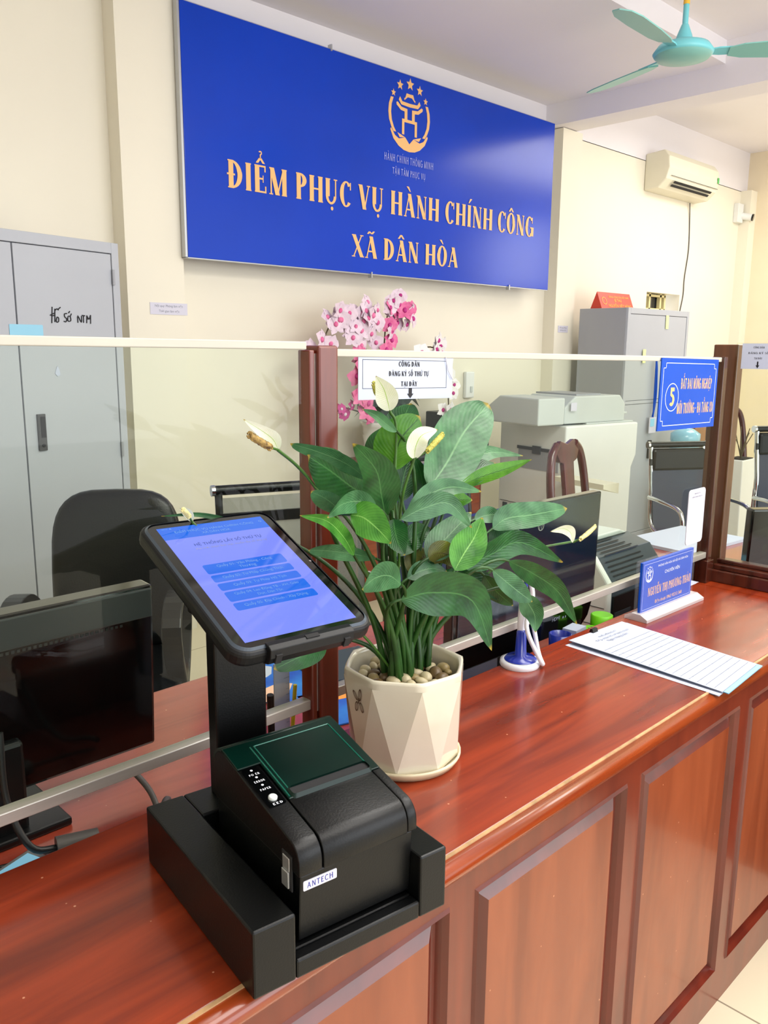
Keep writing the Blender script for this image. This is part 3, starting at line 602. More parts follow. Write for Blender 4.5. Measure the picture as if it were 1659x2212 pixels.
for z, lb in ((.381, 'blue plastic water jug, lower of the stacked pair in the far corner'), (.635, 'blue plastic water jug, upper of the stacked pair in the far corner')):
    j = MB().lathe(jp, 20, Matrix.Translation((6.08, 2.90, z))).build('water_jug', 'water_blue'); tag(j, lb, 'water jug', 'stacked water jugs')
pl = thing('floor_planter', 'tall tapered white planter with dry twigs behind the side glass', 'planter', (5.42, 2.2, 0))
MB().prism([(-.11, .76), (.11, .76), (.07, .02), (-.07, .02)], -.06, .06, PM((0, 0, 0), (1, 0, 0), (0, 0, 1))).build('planter_body', 'white_ceramic', pl, .006)
MB().box(-.075, .075, -.05, .05, .75, .765).build('soil', 'soil', pl)
tw = MB()
for k in range(9):
    a = k*.9; tw.tube(smooth_path([(0, 0, .76), (.03*math.cos(a), .02*math.sin(a), .84), (.10*math.cos(a), .05*math.sin(a), .92+.02*(k % 3))]), [.003]*13, 5)
tw.build('twigs', 'twig', pl)

# ---------------------------------------------------------------- wooden desk with the orchid
wk = thing('wooden_desk', 'red-brown wooden desk against the back wall under the orchids', 'desk', (3.06, 3.36, 0))
MB().box(0, 1.20, -.02, .38, .76, .79).build('desk_top', 'frame_wood', wk, .004); MB().box(.01, .40, 0, .36, .0, .76).box(.75, 1.14, 0, .36, 0, .76).build('pedestal', 'frame_wood', wk)
for x in (.03, .77): MB().box(x, x+.35, -.008, 0, .06, .70).build('door', 'edge_wood', wk, .004)
ob = thing('small_printer', 'small black machine with a white stripe beside the orchids', 'printer', (4.10, 3.42, .791))
MB().box(-.14, .12, -.1, .22, 0, .26).build('body', 'black_plastic', ob, .008); MB().box(-.14, .12, -.104, -.1, .12, .15).build('white_stripe', 'label_white', ob)
ov = thing('orchid_arrangement', 'tall pink and white orchids in a ribbed white pot near the back wall', 'flower arrangement', (3.50, 3.50, .791))
ov.scale = (1.1, 1, 1.06)
MB().lathe([(.10, 0), (.13, .02), (.15, .08), (.145, .085), (.155, .14), (.15, .145), (.158, .19), (.17, .215), (.16, .22), (.15, .20)], 28).build('pot', 'white_ceramic', ov)
fo = MB()
for k in range(26):
    a = random.uniform(0, 2*PI); r = random.uniform(.06, .30); z = .22+random.uniform(0, .22); t = Vector((math.cos(a), math.sin(a)*.35, 0)); s_ = Vector((-t.y, t.x, .3)).normalized()*.05
    p0 = Vector((0, 0, .2)); p1 = Vector((t.x*r*.6, t.y*r*.6, z+.08)); p2 = Vector((t.x*r, t.y*r, z))
    fo.add([tuple(p0-s_*.3), tuple(p0+s_*.3), tuple(p1+s_), tuple(p2), tuple(p1-s_)], [(0, 1, 2, 4), (4, 2, 3)], True)
fo.build('foliage', 'foliage_dark', ov)
def blossom(c, r, m, eye):
    q = MB(); F = PM(c, (1, 0, 0), (0, random.uniform(-.3, .3), 1)) @ Matrix.Rotation(random.uniform(-.5, .5), 4, 'Z') @ Matrix.Rotation(random.uniform(-.5, .5), 4, 'Y')
    for k in range(5):
        a = PI/2+k*2*PI/5; w = .62 if k in (1, 4) else .42
        L_ = [(math.cos(a)*r*t-math.sin(a)*r*w*s*math.sin(PI*t**.8), math.sin(a)*r*t+math.cos(a)*r*w*s*math.sin(PI*t**.8), .012*math.sin(t*3)) for t, s in ((.02, 0), (.35, 1), (.7, 1), (1, 0), (.7, -1), (.35, -1))]
        q.add(L_, [(0, 1, 2, 3, 4, 5)], True, F)
    o = q.build('blossom', m, ov)
    e = MB().sup((0, 0, .008), (r*.22, r*.26, r*.2), 1, 1, 8, 6, F).build('blossom_lip', eye, o)
stems = [([(0, 0, .2), (-.15, 0, .55), (-.35, -.02, .80), (-.50, -.02, .62), (-.55, -.02, .35)], 'pale'), ([(0, 0, .2), (-.05, 0, .60), (-.02, -.02, .85), (.10, -.02, .78)], 'top'),
         ([(0, 0, .2), (-.12, 0, .45), (-.25, -.04, .55), (-.28, -.05, .30)], 'pink'), ([(0, 0, .2), (.15, 0, .55), (.32, -.02, .62), (.42, -.03, .45), (.45, -.03, .22)], 'white'), ([(0, 0, .2), (-.3, 0, .3), (-.52, -.02, .32), (-.55, -.02, .1)], 'dark'),
         ([(0, 0, .2), (.10, 0, .45), (.18, -.04, .48), (.22, -.04, .40)], 'pink'), ([(0, 0, .2), (-.16, 0, .7), (-.2, -.02, .80), (-.28, -.02, .7)], 'pale')]
for pts, kd in stems:
    path = smooth_path(pts, 6); MB().tube(path, .004, 5).build('flower_stem', 'twig', ov)
    n = len(path)
    for i in range(n//3, n):
        p = path[i]+Vector((random.uniform(-.04, .04), random.uniform(-.05, -.01), random.uniform(-.04, .04)))
        m, e = {'pale': ('petal_pale', 'petal_pink'), 'top': (random.choice(['petal_pink', 'petal_pale']), 'petal_magenta'), 'pink': ('petal_pink', 'petal_magenta'), 'white': ('petal_white', 'petal_magenta'), 'dark': ('petal_magenta', 'petal_pale')}[kd]
        blossom(p, random.uniform(.045, .062) * (.7 if kd == 'dark' else 1), m, e)
        if kd in ('white', 'pink', 'pale', 'top') and i % 2 == 0: blossom(p+Vector((random.uniform(-.07, .07), .02, random.uniform(-.05, .05))), .05, m, e)

# ---------------------------------------------------------------- the long counter
ct = thing('service_counter', 'long red-brown varnished wooden counter with raised panels along its front', 'counter', (0, 0, 0))
X0, X1 = -1.4, 2.235
tp = MB().box(X0, X1, .637, 1.0, .776, .80)
tp.build('counter_top', 'counter_wood', ct, .002)
MB().box(X0, X1, .632, .637, .785, .8008).build('worn_edge_strip', 'pale_wood_edge', ct)
hr = [(.632, .799)]+[(.632-.020*math.cos(a), .784+.015*math.sin(a)) for a in [math.radians(90-180*k/8) for k in range(9)]]+[(.632, .769)]
MB().prism([(y, z) for y, z in hr], X0, X1, Matrix(((0, 0, 1, 0), (1, 0, 0, 0), (0, 1, 0, 0), (0, 0, 0, 1))), True).build('edge_molding', 'edge_wood', ct)
MB().box(X0, X1, .645, .985, .0, .776).build('carcass', 'frame_wood', ct)
PX = [.801-.457*k for k in range(4, 0, -1)]+[.801, 1.256, 1.713]
PW, PT, PB = .405, .728, .10
fm_ = MB().box(X0, X1, .630, .645, PT, .776).box(X0, X1, .630, .645, 0, PB)
edges = [X0]+[e for x in PX for e in (x, x+PW)]+[X1]
for i in range(0, len(edges), 2): fm_.box(edges[i], edges[i+1], .630, .645, PB, PT)
fm_.build('face_frame', 'frame_wood', ct)
for x in PX:
    p = MB(); e = .028
    y0, y1, y2 = .632, .643, .634
    def ring(a, ya, b, yb):
        o = [(x+a, ya, PB+a), (x+PW-a, ya, PB+a), (x+PW-a, ya, PT-a), (x+a, ya, PT-a)]; n_ = [(x+b, yb, PB+b), (x+PW-b, yb, PB+b), (x+PW-b, yb, PT-b), (x+b, yb, PT-b)]
        p.add(o+n_, [(0, 1, 5, 4), (1, 2, 6, 5), (2, 3, 7, 6), (3, 0, 4, 7)])
    ring(0, .630, .004, .626); ring(.004, .626, .010, .634); ring(.010, .634, .014, .642); ring(.014, .642, .022, .642); ring(.022, .642, .036, .633)
    p_ring = p; p = MB()
    p.add([(x+.036, .633, PB+.036), (x+PW-.036, .633, PB+.036), (x+PW-.036, .633, PT-.036), (x+.036, .633, PT-.036)], [(0, 1, 2, 3)])
    po = p.build('raised_panel', 'panel_wood', ct); p_ring.build('panel_molding', 'molding_wood', po)
tag(MB().box(-.9, 2.40, 1.001, 1.625, .645, .68).box(-.9, -.86, 1.0, 1.6, 0, .645).box(2.2, 2.24, 1.05, 1.6, 0, .645).build('staff_desk', 'desk_wood', None, .003), 'lower reddish wooden desk top on the staff side behind the glass', 'desk')
wc = thing('side_counter', 'side wing of the wooden counter beyond the right post', 'counter', (0, 0, 0))
MB().box(2.236, 2.42, -.9, 1.0, .776, .80).build('counter_top', 'counter_wood', wc); MB().box(2.25, 2.40, -.9, .98, 0, .776).build('carcass', 'frame_wood', wc)

tag(MB().box(2.425, 3.35, .3, 1.58, .655, .69).box(3.28, 3.32, .35, 1.5, 0, .655).box(2.46, 2.5, .35, 1.5, 0, .655).build('wing_desk', 'desk_wood', None, .003), 'brown wooden desk beyond the side glass covered with papers', 'desk')

# ---------------------------------------------------------------- posts, rails, glass
def glass_panel(label, x0, x1, ztl, ztr, zb, loc=(0, 0, 0), rz=0, y=1.0, rail='white_rail'):
    g = thing('glass_screen', label, 'glass screen', loc, rz)
    M = Matrix(((1, 0, 0, 0), (0, 1, 0, y), (0, 0, 1, 0), (0, 0, 0, 1)))
    MB().add([(x0, y-.003, zb), (x1, y-.003, zb), (x1, y-.003, ztr), (x0, y-.003, ztl), (x0, y+.003, zb), (x1, y+.003, zb), (x1, y+.003, ztr), (x0, y+.003, ztl)],
             [(0, 1, 2, 3), (7, 6, 5, 4), (0, 4, 5, 1), (3, 2, 6, 7)]).build('pane', 'pane_glass', g)
    def bar(a, b, h0, h1, d): MB().add([(x0, y-d, a+h0), (x1, y-d, b+h0), (x1, y+d, b+h0), (x0, y+d, a+h0), (x0, y-d, a+h1), (x1, y-d, b+h1), (x1, y+d, b+h1), (x0, y+d, a+h1)],
                                       [(0, 3, 2, 1), (4, 5, 6, 7), (0, 1, 5, 4), (1, 2, 6, 5), (2, 3, 7, 6), (3, 0, 4, 7)]).build('top_rail' if a != zb else 'bottom_rail', rail if a != zb else 'aluminium', g, .0015)
    bar(ztl, ztr, -.006, .006, .008); bar(zb, zb, -.009, .008, .010)
    return g
glass_panel('left clear glass screen with pale top rail in front of the black monitor', -.9, .813, 1.463, 1.4515, .8755)
glass_panel('right clear glass screen with blue counter 5 sign, between the wooden posts', .8685, 2.2615, 1.441, 1.424, .880)
p1 = thing('wooden_post', 'red-brown wooden post between the two glass screens behind the plant', 'post', (.838, 1.0, .80))
MB().box(-.010, .030, -.018, .018, 0, .652).build('post_shaft', 'post_wood', p1, .004); MB().box(-.025, -.0145, -.014, .014, 0, .645).build('side_strip', 'post_wood', p1, .002); MB().box(-.0145, -.010, -.010, .010, .06, .64).build('metal_channel', 'aluminium', p1)
p2 = thing('wooden_post', 'dark wooden post right of the blue counter 5 sign', 'post', (2.262, .985, .80))
MB().box(0, .023, 0, .035, 0, .632).build('post_shaft', 'dark_post_wood', p2, .002); MB().box(-.012, .027, -.006, .045, 0, .065).build('post_foot', 'dark_post_wood', p2, .002)
p3 = thing('wooden_post', 'taller brown wooden post rising behind the dark one at the corner', 'post', (2.345, .985, .80))
MB().box(0, .04, 0, .07, 0, .665).build('post_shaft', 'post_brown', p3, .003)
sw2 = thing('side_glass_screen', 'glass screen on a dark moulded sill turning the corner at the right edge', 'glass screen', (2.33, 0, 0))
MB().box(-.045, .03, -.7, .982, .80, .835).box(-.035, .025, -.7, .982, .835, .85).box(-.015, .018, -.7, .982, .85, .862).build('sill', 'dark_post_wood', sw2, .003)
MB().box(.0, .006, -.7, .985, .86, 1.47).build('pane', 'pane_glass', sw2)

# ---------------------------------------------------------------- notices on the glass
def sheet(name, label, M, w, h, m='paper', cat='notice', th=.0008):
    return tag(MB().prism([(0, 0), (w, 0), (w, h), (0, h)], 0, th, M).build(name, m), label, cat)
M = PM((.920, .994, 1.366), (1, 0, -.02), (0, 0, 1)); o = sheet('paper_notice', 'white taped sheet with three lines and a down arrow on the glass', M, .230, .072)
q = MB(); Mt = M @ Matrix.Translation((0, 0, .001))
for i, (t, w, z) in enumerate((('CÔNG DÂN', .052, .0545), ('ĐĂNG KÝ SỐ THỨ TỰ', .098, .0385), ('TẠI ĐÂY', .040, .0215))): gtext(q, t, Mt @ Matrix.Translation((.118, z, 0)), w, .0082, .24, .12, True, .0001, .00002, align='c')
for a in ((.009, .018, .214, .0187), (.009, .0645, .214, .0652), (.009, .018, .0097, .065), (.2133, .018, .214, .065)): q.flat(_R(*a), .0002, Mt)
q.flat([(.117, .018), (.125, .018), (.125, .009), (.129, .009), (.121, .001), (.113, .009), (.117, .009)], .0003, Mt); q.build('printed_text', 'ink_black', o)
M = PM((2.325, .966, 1.400), (0, -1, 0), (0, 0, 1)); o = sheet('paper_notice', 'white taped sheet with a small black arrow on the side glass at the right edge', M, .10, .068)
q = MB(); Mt = M @ Matrix.Translation((0, 0, .001))
for t, w, z in (('CÔNG DÂN', .03, .055), ('ĐĂNG KÝ SỐ', .055, .040), ('TẠI ĐÂY', .022, .026)): gtext(q, t, Mt @ Matrix.Translation((.045, z, 0)), w, .005, .17, .09, True, .0001, .00002, align='c')
q.flat([(.043, .020), (.047, .020), (.047, .010), (.050, .010), (.045, .002), (.040, .010), (.043, .010)], .0003, Mt); q.build('printed_text', 'ink_black', o)
s5 = thing('counter_sign', 'blue sign numbered 5 hung on the right glass screen', 'sign', (1.915, .990, 1.2525), 0)
Ms = PM((0, 0, 0), (1, 0, -.02), (0, 0, 1)); box5 = MB().prism([(0, 0), (.316, 0), (.316, .178), (0, .178)], 0, .003, Ms).build('sign_board', 'plate_blue', s5)
q = MB(); Mt = Ms @ Matrix.Translation((0, 0, .003))
c1, c2, L1, L2 = .012, .024, .304, .166
brd = [(c2, c1), (L1-c1, c1), (L1-c1, c2), (L1, c2), (L1, L2-c1), (L1-c1, L2-c1), (L1-c1, L2), (c2, L2), (c2, L2-c1), (c1, L2-c1), (c1, c2), (c2, c2)]
for a, b in zip(brd, brd[1:]+brd[:1]): q.flat(_R(min(a[0], b[0])-.0008, min(a[1], b[1])-.0008, max(a[0], b[0])+.0008, max(a[1], b[1])+.0008), .0002, Mt)
for p in _A(.064, .082, .035, .035, .033, .033, 0, 360, 36): q.flat(p, .0003, Mt)
q.build('border_line', 'letter_white', s5)
q = MB(); gtext(q, '5', Mt @ Matrix.Translation((.064, .060, 0)), .030, .046, .2, .16, False, .0003, .00005, align='c'); q.build('number', 'letter_gold', s5)
q = MB(); gtext(q, 'ĐẤT ĐAI NÔNG NGHIỆP', Mt @ Matrix.Translation((.195, .102, 0)), .175, .027, .17, .12, False, .0003, .00003, gap=.09, align='c'); q.build('lettering', 'letter_gold', s5)
q = MB(); gtext(q, 'MÔI TRƯỜNG - HẠ TẦNG XD', Mt @ Matrix.Translation((.197, .040, 0)), .205, .027, .17, .12, False, .0003, .00003, gap=.09, align='c')
q.build('lettering', 'letter_gold', s5)
qc = thing('payment_card', 'white rounded card fixed low on the glass beside the dark post', 'card', (2.168, .989, 1.005))
MB().prism(rr(.098, .152, .012), 0, .002, face_front((0, 0, 0))).build('card', 'label_white', qc)
q = MB(); Mt = face_front((0, -.002, 0)); btext(q, 'ĐIỂM PHỤC VỤ', Mt @ Matrix.Translation((0, .062, 0)), .035); btext(q, 'HÀNH CHÍNH CÔNG XÃ', Mt @ Matrix.Translation((0, .053, 0)), .06); q.build('printed_text', 'ink_grey', qc)
tag(MB().tube([(1.128, .991, 1.434), (1.135, .990, 1.41), (1.148, .991, 1.395)], .0009, 5).build('tape_strip', 'label_white'), 'thin curled strip of tape at the right of the white notice', 'tape')

# ---------------------------------------------------------------- monitors
ml = thing('monitor', 'black flat monitor seen from behind the left glass screen', 'monitor', (.40, 1.285, .68), 0)
Mm = PM((0, 0, .07), (1, 0, 0), (0, -.06, 1))
MB().prism([(-.29, 0), (.285, 0), (.285, .30), (-.29, .30)], -.030, .012, Mm).build('back_shell', 'black_gloss', ml, .006)
MB().prism([(-.29, .245), (.279, .245), (.279, .296), (-.29, .296)], .012, .018, Mm).build('sheen_strip', 'bevel_sheen', ml, .002)  # lighter grey tone stands for the reflection along the top bevel
q = MB()
for k in range(60): q.flat(_R(-.28+k*.0085, .236, -.275+k*.0085, .241), .0128, Mm)
q.build('vent_slots', 'gap_black', ml)
MB().box(-.05, .05, -.03, .02, .01, .16).build('stand_neck', 'black_plastic', ml, .006); MB().box(-.12, .11, -.05, .14, 0, .014).build('stand_base', 'black_plastic', ml, .004)
mm = thing('monitor', 'wide dark monitor with a round silver logo behind the peace lily', 'monitor', (1.548, 1.085, .68), math.radians(-1))
Mm = PM((0, 0, .055), (1, 0, 0), (0, -.02, 1)) @ Matrix.Scale(.9, 4)
MB().prism([(-.30, .06), (-.26, .03), (.25, .03), (.28, .055), (.302, .11), (.302, .41), (-.30, .41)], -.03, .0, Mm).build('back_shell', 'black_gloss', mm, .004)
MB().prism([(-.285, .115), (.29, .115), (.29, .407), (-.285, .407)], .0, .004, Mm).build('back_cover', mat('navy_gloss', (16, 26, 46), .12, coat=.6), mm, .002)
q = MB()
for p in _A(0.02, .352, .013, .013, .0105, .0105, 0, 360, 24): q.flat(p, .0048, Mm)
q.flat(_D(.014, .344, .018, .364, .002), .0048, Mm); q.flat(_D(.022, .340, .026, .360, .002), .0048, Mm); q.build('logo', 'silver', mm)
q = MB(); btext(q, 'HDMI', Mm @ Matrix.Translation((.12, .075, .0008)), .035); q.flat(_R(.15, .074, .156, .080), .0012, Mm); q.flat(_R(.162, .074, .166, .080), .0012, Mm); q.build('port_label', 'ink_grey', mm)
MB().box(-.16, .16, -.02, .16, 0, .012).box(-.05, .05, .02, .05, 0, .2).build('stand', 'black_plastic', mm, .003)
mr = thing('monitor', 'black monitor half cut off at the right edge behind the side glass', 'monitor', (2.82, .85, .69), math.radians(-38))
Mm = PM((0, 0, .03), (1, 0, 0), (0, -.04, 1)); MB().prism([(-.27, 0), (.27, 0), (.27, .245), (-.27, .245)], -.03, .01, Mm).build('back_shell', 'black_gloss', mr, .006)
q = MB()
for p in _A(-.16, .12, .018, .018, .001, .001, 0, 360, 20): q.flat(p, .0105, Mm)
q.build('logo', 'silver', mr); MB().box(-.1, .1, -.05, .12, 0, .014).box(-.03, .03, -.0, .04, 0, .2).build('stand', 'black_plastic', mr)

# ---------------------------------------------------------------- laser printer on the staff desk
lp = thing('laser_printer', 'grey and white laser printer beside the right post behind the glass', 'printer', (1.93, 1.09, .68), 0)
side = [(.0, 0), (.36, 0), (.36, .19), (.30, .235), (.12, .245), (.05, .225), (.0, .16)]
Mx = Matrix(((0, 0, 1, 0), (1, 0, 0, 0), (0, 1, 0, 0), (0, 0, 0, 1)))
MB().prism(side, -.018, .004, Mx).build('side_panel', 'copier_white', lp, .008, 3)
MB().prism([(y+.004 if y < .2 else y-.004, z-.008 if z > .05 else z) for y, z in side], -.0, .30, Mx).build('body', 'grey_plastic', lp, .008, 3)
q = MB()
Sl = PM((.02, .0495, .2175), (1, 0, 0), (0, .07, .02))
for k in range(5): q.flat(_R(.02+.004*(k % 2), .0+k*.016, .20-.01*k, .005+k*.016), .0015, Sl)
Sl2 = PM((.02, .004, .152), (1, 0, 0), (0, .05, .065))
for k in range(5): q.flat(_R(.01, .006+k*.014, .20, .010+k*.014), .002, Sl2)
q.build('vent_slots', 'gap_black', lp)
MB().box(.01, .29, -.002, .004, .0, .12).build('front_door', 'black_plastic', lp); MB().box(-.0195, -.018, .01, .34, .09, .092).box(-.0195, -.018, .01, .34, .04, .042).build('panel_seam', 'dark_metal', lp)
MB().box(.015, .10, -.003, -.002, .03, .075).build('rating_label', 'grey_plastic', lp)
MB().prism([(.0, 0), (.26, 0), (.22, .014), (.04, .014)], -.16, 0, PM((.02, .12, .238), (1, 0, 0), (0, 0, 1))).build('output_cover', 'copier_grey', lp, .004)
MB().prism([(.06, .235), (.30, .24), (.22, .275), (.12, .275)], -.012, .0, Mx).build('side_flap', 'copier_grey', lp)

# ---------------------------------------------------------------- small things on the staff desk
def jar(label, x, y, r, h, lid='lime', body='acrylic'):
    j = thing('jar', label, 'jar', (x, y, .68)); MB().lathe([(r*.9, 0), (r, .005), (r, h*.7), (r*.85, h*.78)], 20).build('jar_body', body, j); MB().lathe([(r*1.02, h*.76), (r*1.02, h), (r*.9, h+.002)], 20).build('lid', lid, j); return j
jar('clear jar with a lime green lid, larger of the pair by the laser printer', 1.790, 1.035, .027, .118); jar('clear jar with a lime green lid, smaller and nearer the dark monitor', 1.740, 1.032, .022, .095)
cu = tag(MB().lathe([(.02, 0), (.024, .002), (.027, .11), (.024, .11), (.022, .01)], 18, Matrix.Translation((1.615, 1.04, .68))).build('cup', 'pen_blue'), 'small dark blue cup behind the pen stand', 'cup')
bx = thing('small_box', 'small white carton with pink print behind the counter edge', 'box', (1.675, 1.04, .68), .1); MB().box(-.026, .026, -.018, .018, 0, .112).build('carton', 'paper', bx); MB().box(-.013, .009, -.0186, -.018, .092, .104).build('printed_patch', 'petal_pink', bx)
sheet('paper_sheet', 'white paper sheet on the staff desk below the dark monitor', PM((1.30, 1.03, .6805), (1, .05, 0), (-.05, 1, 0)), .30, .21, cat='paper')
tag(MB().tube(smooth_path([(1.13, 1.12, .69), (1.20, 1.045, .69), (1.27, 1.03, .69), (1.33, 1.025, .69)]), .003, 6).build('monitor_cable', 'cable_black'), 'thin black cable crossing the white sheet behind the pot', 'cable')
tag(MB().tube(smooth_path([(1.20, 1.03, .70), (1.30, 1.05, .75), (1.24, 1.14, .69)]), .0025, 6).build('thin_cable', 'cable_black'), 'short looped black cable behind the white pot', 'cable')
# leaflets, ruler, pens
def leaflet(label, x, y, rz, w, h, arts):
    l = thing('leaflet', label, 'leaflet', (x, y, .681), rz); MB().box(-w/2, w/2, -h/2, h/2, 0, .003).build('leaflet_sheet', 'art_blue', l)
    for i, (m, a, b, r1, r2) in enumerate(arts): MB().prism([(a+r1*math.cos(k*PI/7)*(1+.15*math.sin(3*k)), b+r2*math.sin(k*PI/7)) for k in range(14)], .003, .0034+.0002*i).build('printed_shape', m, l)
leaflet('bright blue printed leaflet lying behind the tablet post', 1.12, 1.45, .4, .22, .28, [('art_peach', -.06, .0, .06, .03), ('paper', .02, .1, .05, .04), ('art_magenta', -.07, -.08, .02, .014)])
leaflet('blue and orange printed leaflet between wooden post and white pot', 1.14, 1.27, -.3, .16, .17, [('art_orange', .0, .05, .05, .022), ('art_peach', -.05, .06, .03, .02)])
sheet('dark_folder', 'dark grey folder behind the post left of the pot', PM((1.17, 1.38, .6845), (1, -.2, 0), (.2, 1, 0)), .2, .17, 'grey_plastic', 'folder', .004)
rl = thing('ruler', 'pale translucent ruler leaning against the glass behind the tablet post', 'ruler', (.800, 1.05, .685)); MB().box(-.016, .016, 0, .002, 0, .25).build('ruler_blade', 'ruler_clear', rl)
q = MB()
for k in range(23): q.box(.009 if k % 5 else .004, .0155, -.0005, 0, .02+k*.01, .0206+k*.01)
q.build('graduations', 'ink_grey', rl)
tag(MB().tube([(.817, 1.058, .685), (.824, 1.045, .89)], .0035, 6).build('pencil', 'yellow_pencil'), 'yellow pencil standing beside the ruler', 'pencil')
tag(MB().tube([(.785, 1.06, .69), (.768, 1.04, .89)], .006, 8).build('pen', 'black_plastic'), 'black pen behind the tablet post', 'pen')
pc = tag(MB().lathe([(.033, 0), (.034, .09), (.031, .09), (.030, .005)], 20, Matrix.Translation((.800, 1.056, .6805))).build('pen_cup', 'ruler_clear'), 'clear plastic cup holding ruler, pencil and pen', 'cup')
# cables at the left
tag(MB().tube(smooth_path([(.60, 1.22, .76), (.61, 1.16, .73), (.595, 1.09, .70), (.58, 1.03, .72), (.545, .985, .815), (.51, .94, .825), (.50, .892, .84)]), .005, 8).build('kiosk_cable', 'cable_grey'), 'grey cable running from the left monitor to the black kiosk box', 'cable')
fc = thing('cable_with_ferrite', 'black cable with a thick ferrite bead lying behind the counter edge', 'cable', (.435, 1.165, .68))
MB().tube(smooth_path([(-.03, .06, .20), (-.035, .04, .10), (-.02, .0, .035), (.02, -.01, .02)]), .0055, 8).tube(smooth_path([(.08, -.02, .02), (.14, -.02, .018), (.2, -.03, .006)]), .0035, 6).tube(smooth_path([(.02, .0, .006), (-.06, .03, .004), (-.12, .04, .004)]), .003, 6).build('cable', 'cable_black', fc)
MB().tube([(.015, -.008, .02), (.075, -.022, .02)], [.018, .014], 14).build('ferrite_bead', 'cable_grey', fc)
tb = thing('small_tablet', 'small device with a light blue screen under the cables at lower left', 'device', (.385, 1.13, .681), .35); MB().box(-.06, .06, -.05, .05, 0, .012).build('device_body', 'silver', tb, .003); MB().box(-.05, .05, -.042, .042, .012, .0125).build('device_screen', mat('pale_screen', (150, 215, 240), .2, emit=.35), tb)
tag(MB().tube(smooth_path([(.16, 1.12, .69), (.26, 1.10, .72), (.36, 1.10, .705), (.41, 1.06, .69)]), .003, 6).build('loose_cable', 'cable_black'), 'thin loose black cable lying over the small light blue device', 'cable')
# papers on the wing desk
for i, (x, y, w, d, z, lb) in enumerate(((2.50, 1.06, .36, .25, .6905, 'white printed sheets just behind the side glass sill'), (2.95, 1.35, .42, .30, .6905, 'open white book with green edge on the far side desk'))):
    o = sheet('paper_stack', lb, PM((x, y, z), (1, -.1, 0), (.1, 1, 0)), w, d, cat='papers', th=.012 if i else .006)
sheet('blue_folder', 'light blue folder on the side desk beyond the dark post', PM((2.58, 1.36, .6905), (1, -.2, 0), (.2, 1, 0)), .16, .20, 'paper_blue', 'folder', .004)

# ---------------------------------------------------------------- name plate, pen stand, papers on the counter
npl = thing('desk_name_plate', 'clear acrylic stand with blue officer name plate on the counter', 'name plate', (1.802, .950, .80), math.radians(-1.5))
MB().prism([(-.031, 0), (.031, 0), (.031, .008), (.012, .018), (-.012, .018), (-.031, .008)], 0, .29, PM((0, 0, 0), (0, 1, 0), (0, 0, 1))).build('acrylic_base', 'acrylic', npl, .001)
MB().box(.008, .268, .004, .007, .012, .146).box(.008, .268, -.008, -.005, .012, .146).box(.008, .268, .009, .0115, .012, .146).build('acrylic_sheet', 'acrylic_clear', npl)
MB().box(.012, .264, -.0045, .003, .016, .143).build('blue_insert', 'plate_blue', npl)
Mt = face_front((0.012, -.0045, .016)); q = MB()
gtext(q, 'NGUYỄN THỊ PHƯƠNG THẢO', Mt @ Matrix.Translation((.138, .038, 0)), .215, .021, .18, .07, True, .0002, .00003, align='c'); btext(q, 'Điện thoại: 0963 92212 368', Mt @ Matrix.Translation((.135, .014, 0)), .135)
q.build('name_lettering', 'letter_gold', npl)
q = MB(); emblem(q, Mt @ Matrix.Translation((.032, .095, 0)), .034, .042, .0002); btext(q, 'PHÒNG VĂN HÓA XÃ HỘI XÃ DÂN HÒA', Mt @ Matrix.Translation((.148, .106, 0)), .15); btext(q, 'CHUYÊN VIÊN', Mt @ Matrix.Translation((.145, .084, 0)), .075)
for a, b in (((.006, .006), (.246, .0066)), ((.006, .1206), (.246, .1212)), ((.006, .006), (.0066, .121)), ((.2454, .006), (.246, .121))): q.flat(_R(a[0], a[1], b[0], b[1]), .0002, Mt)
q.build('pale_lettering', 'letter_white', npl)
ps = thing('pen_stand', 'white and blue counter pen stand behind the papers', 'pen stand', (1.362, .972, .80), math.radians(-40))
MB().lathe([(.040, 0), (.042, .004), (.041, .012), (.034, .015)], 32).build('base', 'pen_white', ps)
MB().lathe([(.034, .0152), (.030, .020), (.012, .024), (.010, .075), (.006, .078)], 24, Matrix.Translation((.0, -.004, 0))).build('blue_socket', 'pen_blue', ps)
pn = MB().tube([(0, 0, .05), (.0, .0, .09), (.002, 0, .15), (.004, 0, .19)], [.007, .0085, .0085, .007], 12).build('pen_barrel', 'pen_white', ps)
MB().tube([(.004, -.006, .165), (.005, -.007, .198)], .0045, 10).build('pen_clip', 'pen_blue', pn)
MB().tube(smooth_path([(.010, -.004, .195), (.020, -.006, .15), (.006, -.02, .09), (.03, -.03, .03), (.044, -.018, .008), (.038, 0, .03), (.022, .006, .11)]), .0048, 8).build('cord_clip', 'pen_white', ps)
pp = [(1.522, .612), (1.716, .624), (1.762, .964), (1.545, .972)]
